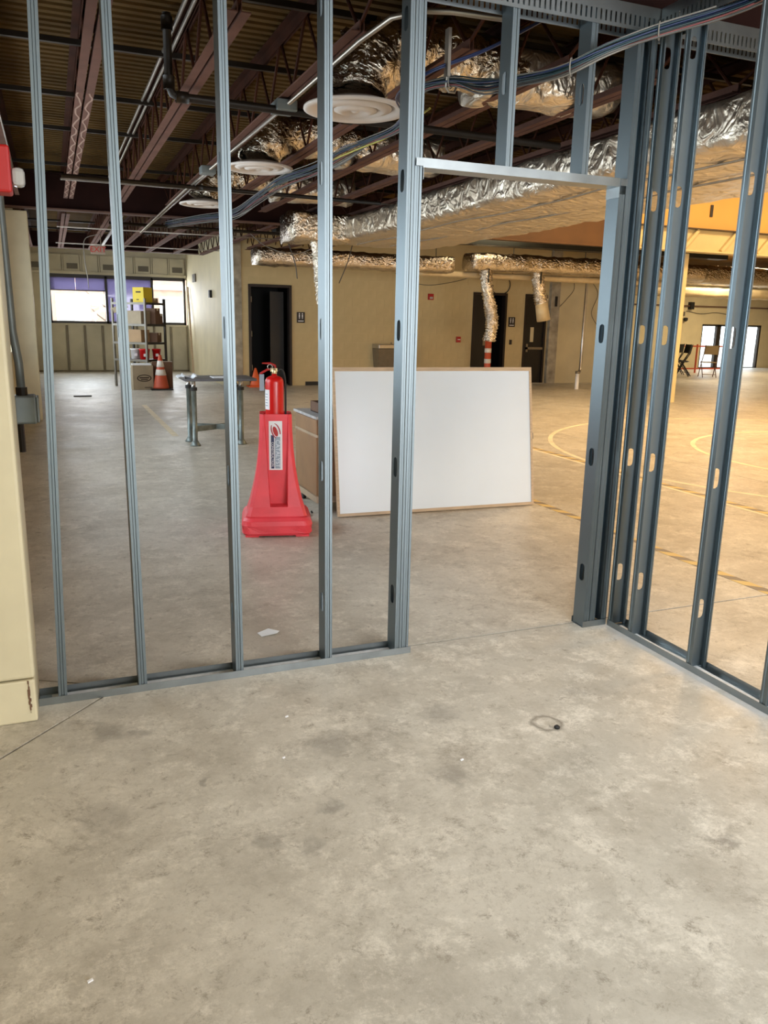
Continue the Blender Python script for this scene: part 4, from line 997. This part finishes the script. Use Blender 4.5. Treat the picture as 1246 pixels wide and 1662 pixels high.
def bucket(label, lx, ly, m, r=.10, h=.22):
    p = shm @ Vector((lx, ly, z)); b = thing('bucket', label, 'bucket', p)
    MB().lathe([(r * .85, 0), (r, h), (r * 1.06, h), (r * 1.06, h - .02), (r, h - .025)], n=20).build('pail', m, b, local=True, smooth=True)
    MB().tube([(r * 1.05 * cos(t), -.005, h - .02 - .09 * sin(t)) for t in [pi * q / 10 for q in range(11)]], .004, 5).build('bail', 'steel_shade', b, local=True)
    MB().box((-.03, -r - .001, .06), (.03, -r * .8, .12)).build('tag', 'white', b, local=True)
bucket('white bucket on the lowest shelf', .44, .16, 'white', .10)
bucket('red bucket on the lowest shelf', .70, .16, 'red_steel', .11)
bucket('second red bucket at the lowest shelf right end', .80, .42, 'red_steel', .09)
big = carton('large printed carton standing on the floor before the shelving', 1.68, 17.72, .001, .42, .38, .50, 'carton_grey', .12, world=True)
f = [(-.02 + a, b) for a, b in ell(0, .24, .16, .085, .0)]
mb = MB(); o_ = ell(.02, .24, .15, .075, 0, 28); i_ = ell(.02, .24, .125, .055, 0, 28)
mb.add([(x, -.1915, zz) for x, zz in o_] + [(x, -.1915, zz) for x, zz in i_], [(k, (k + 1) % 28, 28 + (k + 1) % 28, 28 + k) for k in range(28)]); mb.build('printed_oval', 'carton_print', big, local=True)
mb = MB(); mb.box((-.08, -.192, .235), (.12, -.191, .262)).box((-.05, -.192, .20), (.09, -.191, .222)); mb.build('print', 'carton_print', big, local=True)
MB().box((.02, -.192, .04), (.17, -.191, .055)).build('print', 'carton_print', big, local=True)
MB().box((1.50, 17.58, .503), (1.88, 17.90, .53)).build('paper_stack', 'white_paper', label='white flattened sheets on the large printed carton', cat='paper')
carton('plain brown carton standing on the floor behind the banded cone', 2.14, 17.95, .001, .42, .36, .56, 'carton_dark', -.1, world=True)
MB().box((.30, 16.2, .001), (.62, 16.28, .02)).build('metal_strip', 'rubber', label='dark strip lying on the floor near the left windows', cat='strip')

# ================================================================ FAR WALL FITTINGS
fo = thing('drinking_fountain', 'steel drinking fountain on the far wall above the whiteboard', 'fountain', (7.36, FY - .2, .42))
MB().loft([[(7.10, FY - .30, .42), (7.62, FY - .30, .42), (7.62, FY - .001, .42), (7.10, FY - .001, .42)], [(7.06, FY - .42, .86), (7.66, FY - .42, .86), (7.66, FY - .001, .86), (7.06, FY - .001, .86)]]).build('body', 'steel_shade', fo)
MB().box((7.05, FY - .44, .862), (7.67, FY - .001, .97)).build('basin', 'steel', fo, bevel=.02)
MB().tube([(7.5, FY - .1, .97), (7.5, FY - .12, 1.0), (7.48, FY - .16, 1.01)], .012, 8).build('spout', 'steel', fo)
def sign(label, x, z, w=.19, h=.24):
    s = thing('restroom_sign', label, 'sign', (x, FY - .01, z))
    MB().box((x, FY - .014, z), (x + w, FY - .002, z + h)).build('plate', 'sign_black', s, bevel=.003)
    for dx in (.06, .13):
        mb = MB(); cx = x + dx * w / .19; cz = z + h * .62
        mb.tube([(cx, FY - .0155, cz + .055), (cx, FY - .0145, cz + .055)], .014, 10); mb.box((cx - .014, FY - .0155, cz - .02), (cx + .014, FY - .0145, cz + .036)).box((cx - .011, FY - .0155, cz - .06), (cx - .003, FY - .0145, cz - .02)).box((cx + .003, FY - .0155, cz - .06), (cx + .011, FY - .0145, cz - .02))
        mb.build('pictogram', 'white', s)
    MB().box((x + .03, FY - .0155, z + .03), (x + w - .03, FY - .0145, z + .05)).build('raised_text', 'white', s)
sign('black restroom sign with white figures right of the black doorway', 5.20, 1.42)
sign('black restroom sign with white figures right of the second doorway', 10.74, 1.42)
a = thing('fire_alarm', 'square red fire alarm strobe high on the far wall', 'fire alarm', (8.54, FY, 2.02))
MB().box((8.47, FY - .05, 2.02), (8.61, FY - .001, 2.16)).build('housing', 'red_box', a, bevel=.006)
MB().box((8.50, FY - .065, 2.04), (8.58, FY - .05, 2.09)).build('lens', 'lens_clear', a)
a = thing('fire_pull_station', 'small red pull station low on the far wall', 'fire alarm', (9.33, FY, 1.02))
MB().box((9.28, FY - .05, 1.02), (9.39, FY - .001, 1.16)).build('housing', 'red_box', a, bevel=.005)
MB().box((9.30, FY - .06, 1.08), (9.37, FY - .05, 1.10)).build('handle', 'white', a)
MB().box((10.80, FY - .03, .98), (10.86, FY - .001, 1.10)).build('light_switch', 'sign_black', label='small dark switch beside the second doorway', cat='switch')
MB().box((12.01, FY - .15, 1.95), (12.07, FY - .121, 2.2)).build('wall_bracket', 'rubber', label='small dark bracket on the concrete pilaster', cat='bracket')
pp = thing('downpipe', 'pale downpipe standing before the cream wall right of the exit door', 'pipe', (11.5, 16.25, 0))
MB().tube([(11.75, 16.4, 2.75), (11.74, 16.4, .47), (11.70, 16.38, .40), (11.60, 16.3, .38)], .035, 12).build('upper_pipe', 'steel', pp, smooth=True)
MB().tube([(11.60, 16.3, .0), (11.60, 16.3, .42)], .045, 12).build('lower_pipe', 'white', pp, smooth=True)
MB().tube([(11.60, 16.3, .37), (11.60, 16.3, .43)], .055, 12).build('fitting', 'steel_shade', pp, smooth=True)
es = thing('exit_sign', 'EXIT sign with red letters hanging beyond the dark girder', 'sign', (.88, 16.0, 2.57))
MB().box((.752, 15.98, 2.575), (1.0, 16.03, 2.72)).build('housing', 'exit_face', es, bevel=.004)
t = text('EXIT', .135, 'exit_red', es, Matrix.Translation((.876 - .88, 15.977 - 16.0, 2.647 - 2.57)) @ rot, depth=.002)
MB().tube([(.93, 16.0, 2.72), (.93, 16.0, 2.97)], .008, 6).build('hanger', 'emt', es)

rlm = thing('added_lamp_housing', 'plain housing of the added lamp over the near room', 'lamp', (1.85, 2.30, 3.28))  # unseen housing, made up to go with the added floor light
MB().box((1.2, 2.02, 3.30), (2.5, 2.58, 3.36)).build('housing', 'white_metal', rlm, bevel=.01)
for x in (1.35, 2.35): MB().tube([(x, 2.3, 3.36), (x, 2.3, 3.41)], .008, 6).build('hanger_rod', 'emt', rlm)
# ================================================================ FLOOR MARKINGS AND LITTER
def tape_mat():
    m = bpy.data.materials.new('hazard_tape'); m.use_nodes = True; nt = m.node_tree; b = nt.nodes['Principled BSDF']
    geo = nt.nodes.new('ShaderNodeNewGeometry'); sp = nt.nodes.new('ShaderNodeSeparateXYZ'); nt.links.new(geo.outputs['Position'], sp.inputs[0])
    ad = nt.nodes.new('ShaderNodeMath'); ad.operation = 'ADD'; nt.links.new(sp.outputs[0], ad.inputs[0]); nt.links.new(sp.outputs[1], ad.inputs[1])
    ml = nt.nodes.new('ShaderNodeMath'); ml.operation = 'MULTIPLY'; ml.inputs[1].default_value = 1 / .22; nt.links.new(ad.outputs[0], ml.inputs[0])
    fr_ = nt.nodes.new('ShaderNodeMath'); fr_.operation = 'FRACT'; nt.links.new(ml.outputs[0], fr_.inputs[0])
    r = nt.nodes.new('ShaderNodeValToRGB'); r.color_ramp.interpolation = 'CONSTANT'; r.color_ramp.elements[0].color = (.66, .50, .20, 1); r.color_ramp.elements[1].color = (.24, .20, .16, 1); r.color_ramp.elements[1].position = .52
    nt.links.new(fr_.outputs[0], r.inputs[0]); nt.links.new(r.outputs[0], b.inputs['Base Color']); b.inputs['Roughness'].default_value = .6; MATS['hazard_tape'] = m
tape_mat()
def strip(label, x0, x1, y0, y1, m): MB().box((x0, y0, .0004), (x1, y1, .0016)).build('floor_tape', m, label=label, cat='tape')
strip('worn yellow and black floor tape beside the whiteboard', 3.79, 3.87, 1.2, 6.4, 'hazard_tape')
strip('yellow and black floor tape farther out on the court', 5.46, 5.54, 2.2, 8.9, 'hazard_tape')
strip('pale court line beside the farther floor tape', 5.40, 5.45, 2.2, 8.9, 'court_line')
strip('faint yellow tape line left of the table', 1.36, 1.44, 10.6, 14.5, 'court_line')
def ring(label, cx, cy, r, w, a0, a1):
    mb = MB(); n = 72; vs_ = []
    for rr in (r - w / 2, r + w / 2):
        for k in range(n + 1): t = a0 + (a1 - a0) * k / n; vs_.append((cx + rr * cos(t), cy + rr * sin(t), .0012))
    mb.add(vs_, [(k, n + 1 + k, n + 2 + k, k + 1) for k in range(n)]); mb.build('court_line', 'court_line', label=label, cat='line', solid=.001)
ring('outer pale curved court line on the gymnasium floor', 9.15, 7.2, 3.58, .06, 0, 2 * pi)
ring('inner pale curved court line on the gymnasium floor', 9.5, 6.8, 2.25, .06, 0, 2 * pi)
mb = MB(); mb.add([(.85, 3.62, .003), (.93, 3.63, .006), (.95, 3.66, .004), (.90, 3.69, .012), (.84, 3.67, .004)], [(0, 1, 2, 3, 4)]); mb.build('paper_scrap', 'white_paper', label='torn white paper scrap on the floor behind the framing', cat='paper', solid=.001)
for k, (x, y, s) in enumerate(((-.02, 1.70, .006), (.75, 2.79, .006), (1.25, 2.27, .006), (.66, 2.5, .005), (3.86, 3.22, .04))):
    labs = ['tiny white chip on the floor at the lower left edge', 'small pale chip on the floor near the room centre left', 'small pale chip on the floor near the room centre', 'tiny pale chip beside a dark stain on the floor', 'white scrap lying on the yellow and black tape']
    MB().bar((x - s, y, .003), (x + s, y + s * .6, .004), s, .004).build('floor_chip', 'white', label=labs[k], cat='debris')
MB().lathe([(.010, 0), (.012, .006), (.006, .012)], (1.705, 2.355, .0005), 10).build('floor_nut', 'rubber', label='small black nut inside the ring stain on the floor', cat='debris')

# ================================================================ GYMNASIUM BACK: CHAIRS AND RAIL
def folding_chair(label, x, y, rz, seat_m, leg_m, s=1.0):
    c = thing('folding_chair', label, 'chair', (x, y, 0), rz, group='folding chairs at the gymnasium back')
    for sx in (-1, 1):
        MB().tube([(sx * .22, .20, 0.012), (sx * .22, -.02, .45), (sx * .21, -.17, .72), (sx * .20, -.22, .98)], .014, 8).build('leg', leg_m, c, local=True, smooth=True)
        MB().tube([(sx * .20, -.24, 0.012), (sx * .20, .03, .40), (sx * .20, .12, .47)], .014, 8).build('leg', leg_m, c, local=True, smooth=True)
    MB().box((-.20, -.16, .45), (.20, .24, .475)).build('seat', seat_m, c, local=True, bevel=.008)
    mb = MB(); n = 8; vs_ = []
    for z, y_ in ((.70, -.165), (.97, -.215)):
        for k in range(n + 1): t = -1 + 2 * k / n; vs_.append((t * .20, y_ - .03 * (1 - t * t), z))
    mb.add(vs_, [(k, k + 1, n + 2 + k, n + 1 + k) for k in range(n)]); mb.build('backrest', seat_m, c, local=True, solid=.012)
    MB().tube([(-.20, -.20, .10), (.20, -.20, .10)], .009, 6).build('stretcher', leg_m, c, local=True)
    return c
folding_chair('tan folding chair in front of the bright glass doors', 18.75, 19.6, radians(-28), 'tan_fabric', 'carton_dark')
folding_chair('black folding chair nearest the slim cream post', 18.1, 20.0, radians(40), 'rubber', 'rubber')
folding_chair('black folding chair next to the tan chair', 18.45, 20.5, radians(70), 'rubber', 'rubber')
folding_chair('black folding chair behind the other black chairs', 18.6, 21.0, radians(10), 'rubber', 'rubber')
rl = thing('barrier_rail', 'low red barrier rail behind the chairs at the glass doors', 'barrier', (20.3, 21.6, 0))
for x in (18.9, 20.1, 21.3): MB().tube([(x, 21.6, 0), (x, 21.6, .95)], .03, 8).build('post', 'cone_red', rl)
for z in (.12, .86): MB().box((18.85, 21.585, z), (21.35, 21.615, z + .045)).build('rail', 'cone_red', rl)
gp = pipe('wall_pipe', [(14.5, RY - .08, 2.26), (26.5, RY - .08, 2.26)], .025, 'carton_dark', 'long brown pipe along the gymnasium far wall')
for k, (x, z) in enumerate(((21.95, 2.26), (25.9, 2.26))):
    MB().box((x - .08, RY - .16, z - .12), (x + .08, RY - .001, z + .14)).build('wall_speaker', 'rubber', label='small dark box on the gymnasium wall pipe, %s one' % ('left' if k == 0 else 'right'), cat='box')
fl = thing('floodlight', 'pair of dark emergency lamps on the gymnasium wall above the chairs', 'lamp', (21.6, RY - .1, 1.8))
MB().box((21.5, RY - .08, 1.90), (21.7, RY - .001, 2.05)).build('body', 'patch_grey', fl)
for dx in (-.12, .12): MB().lathe([(.03, 0), (.08, .05), (.08, .12), (.05, .14)], (21.6 + dx, RY - .12, 1.70), 12).build('lamp_head', 'rubber', fl)
MB().tube(crom([(21.8, RY - .03, 2.08), (22.5, RY - .03, 1.99), (23.2, RY - .03, 2.05), (24.0, RY - .03, 1.98), (24.6, RY - .03, 2.06)], 8), .012, 5).build('loose_wire', 'patch_grey', label='wavy wire strung over the glass doors', cat='wire', smooth=True)
for o in list(bpy.data.objects):
    if '_org' in o: del o['_org']
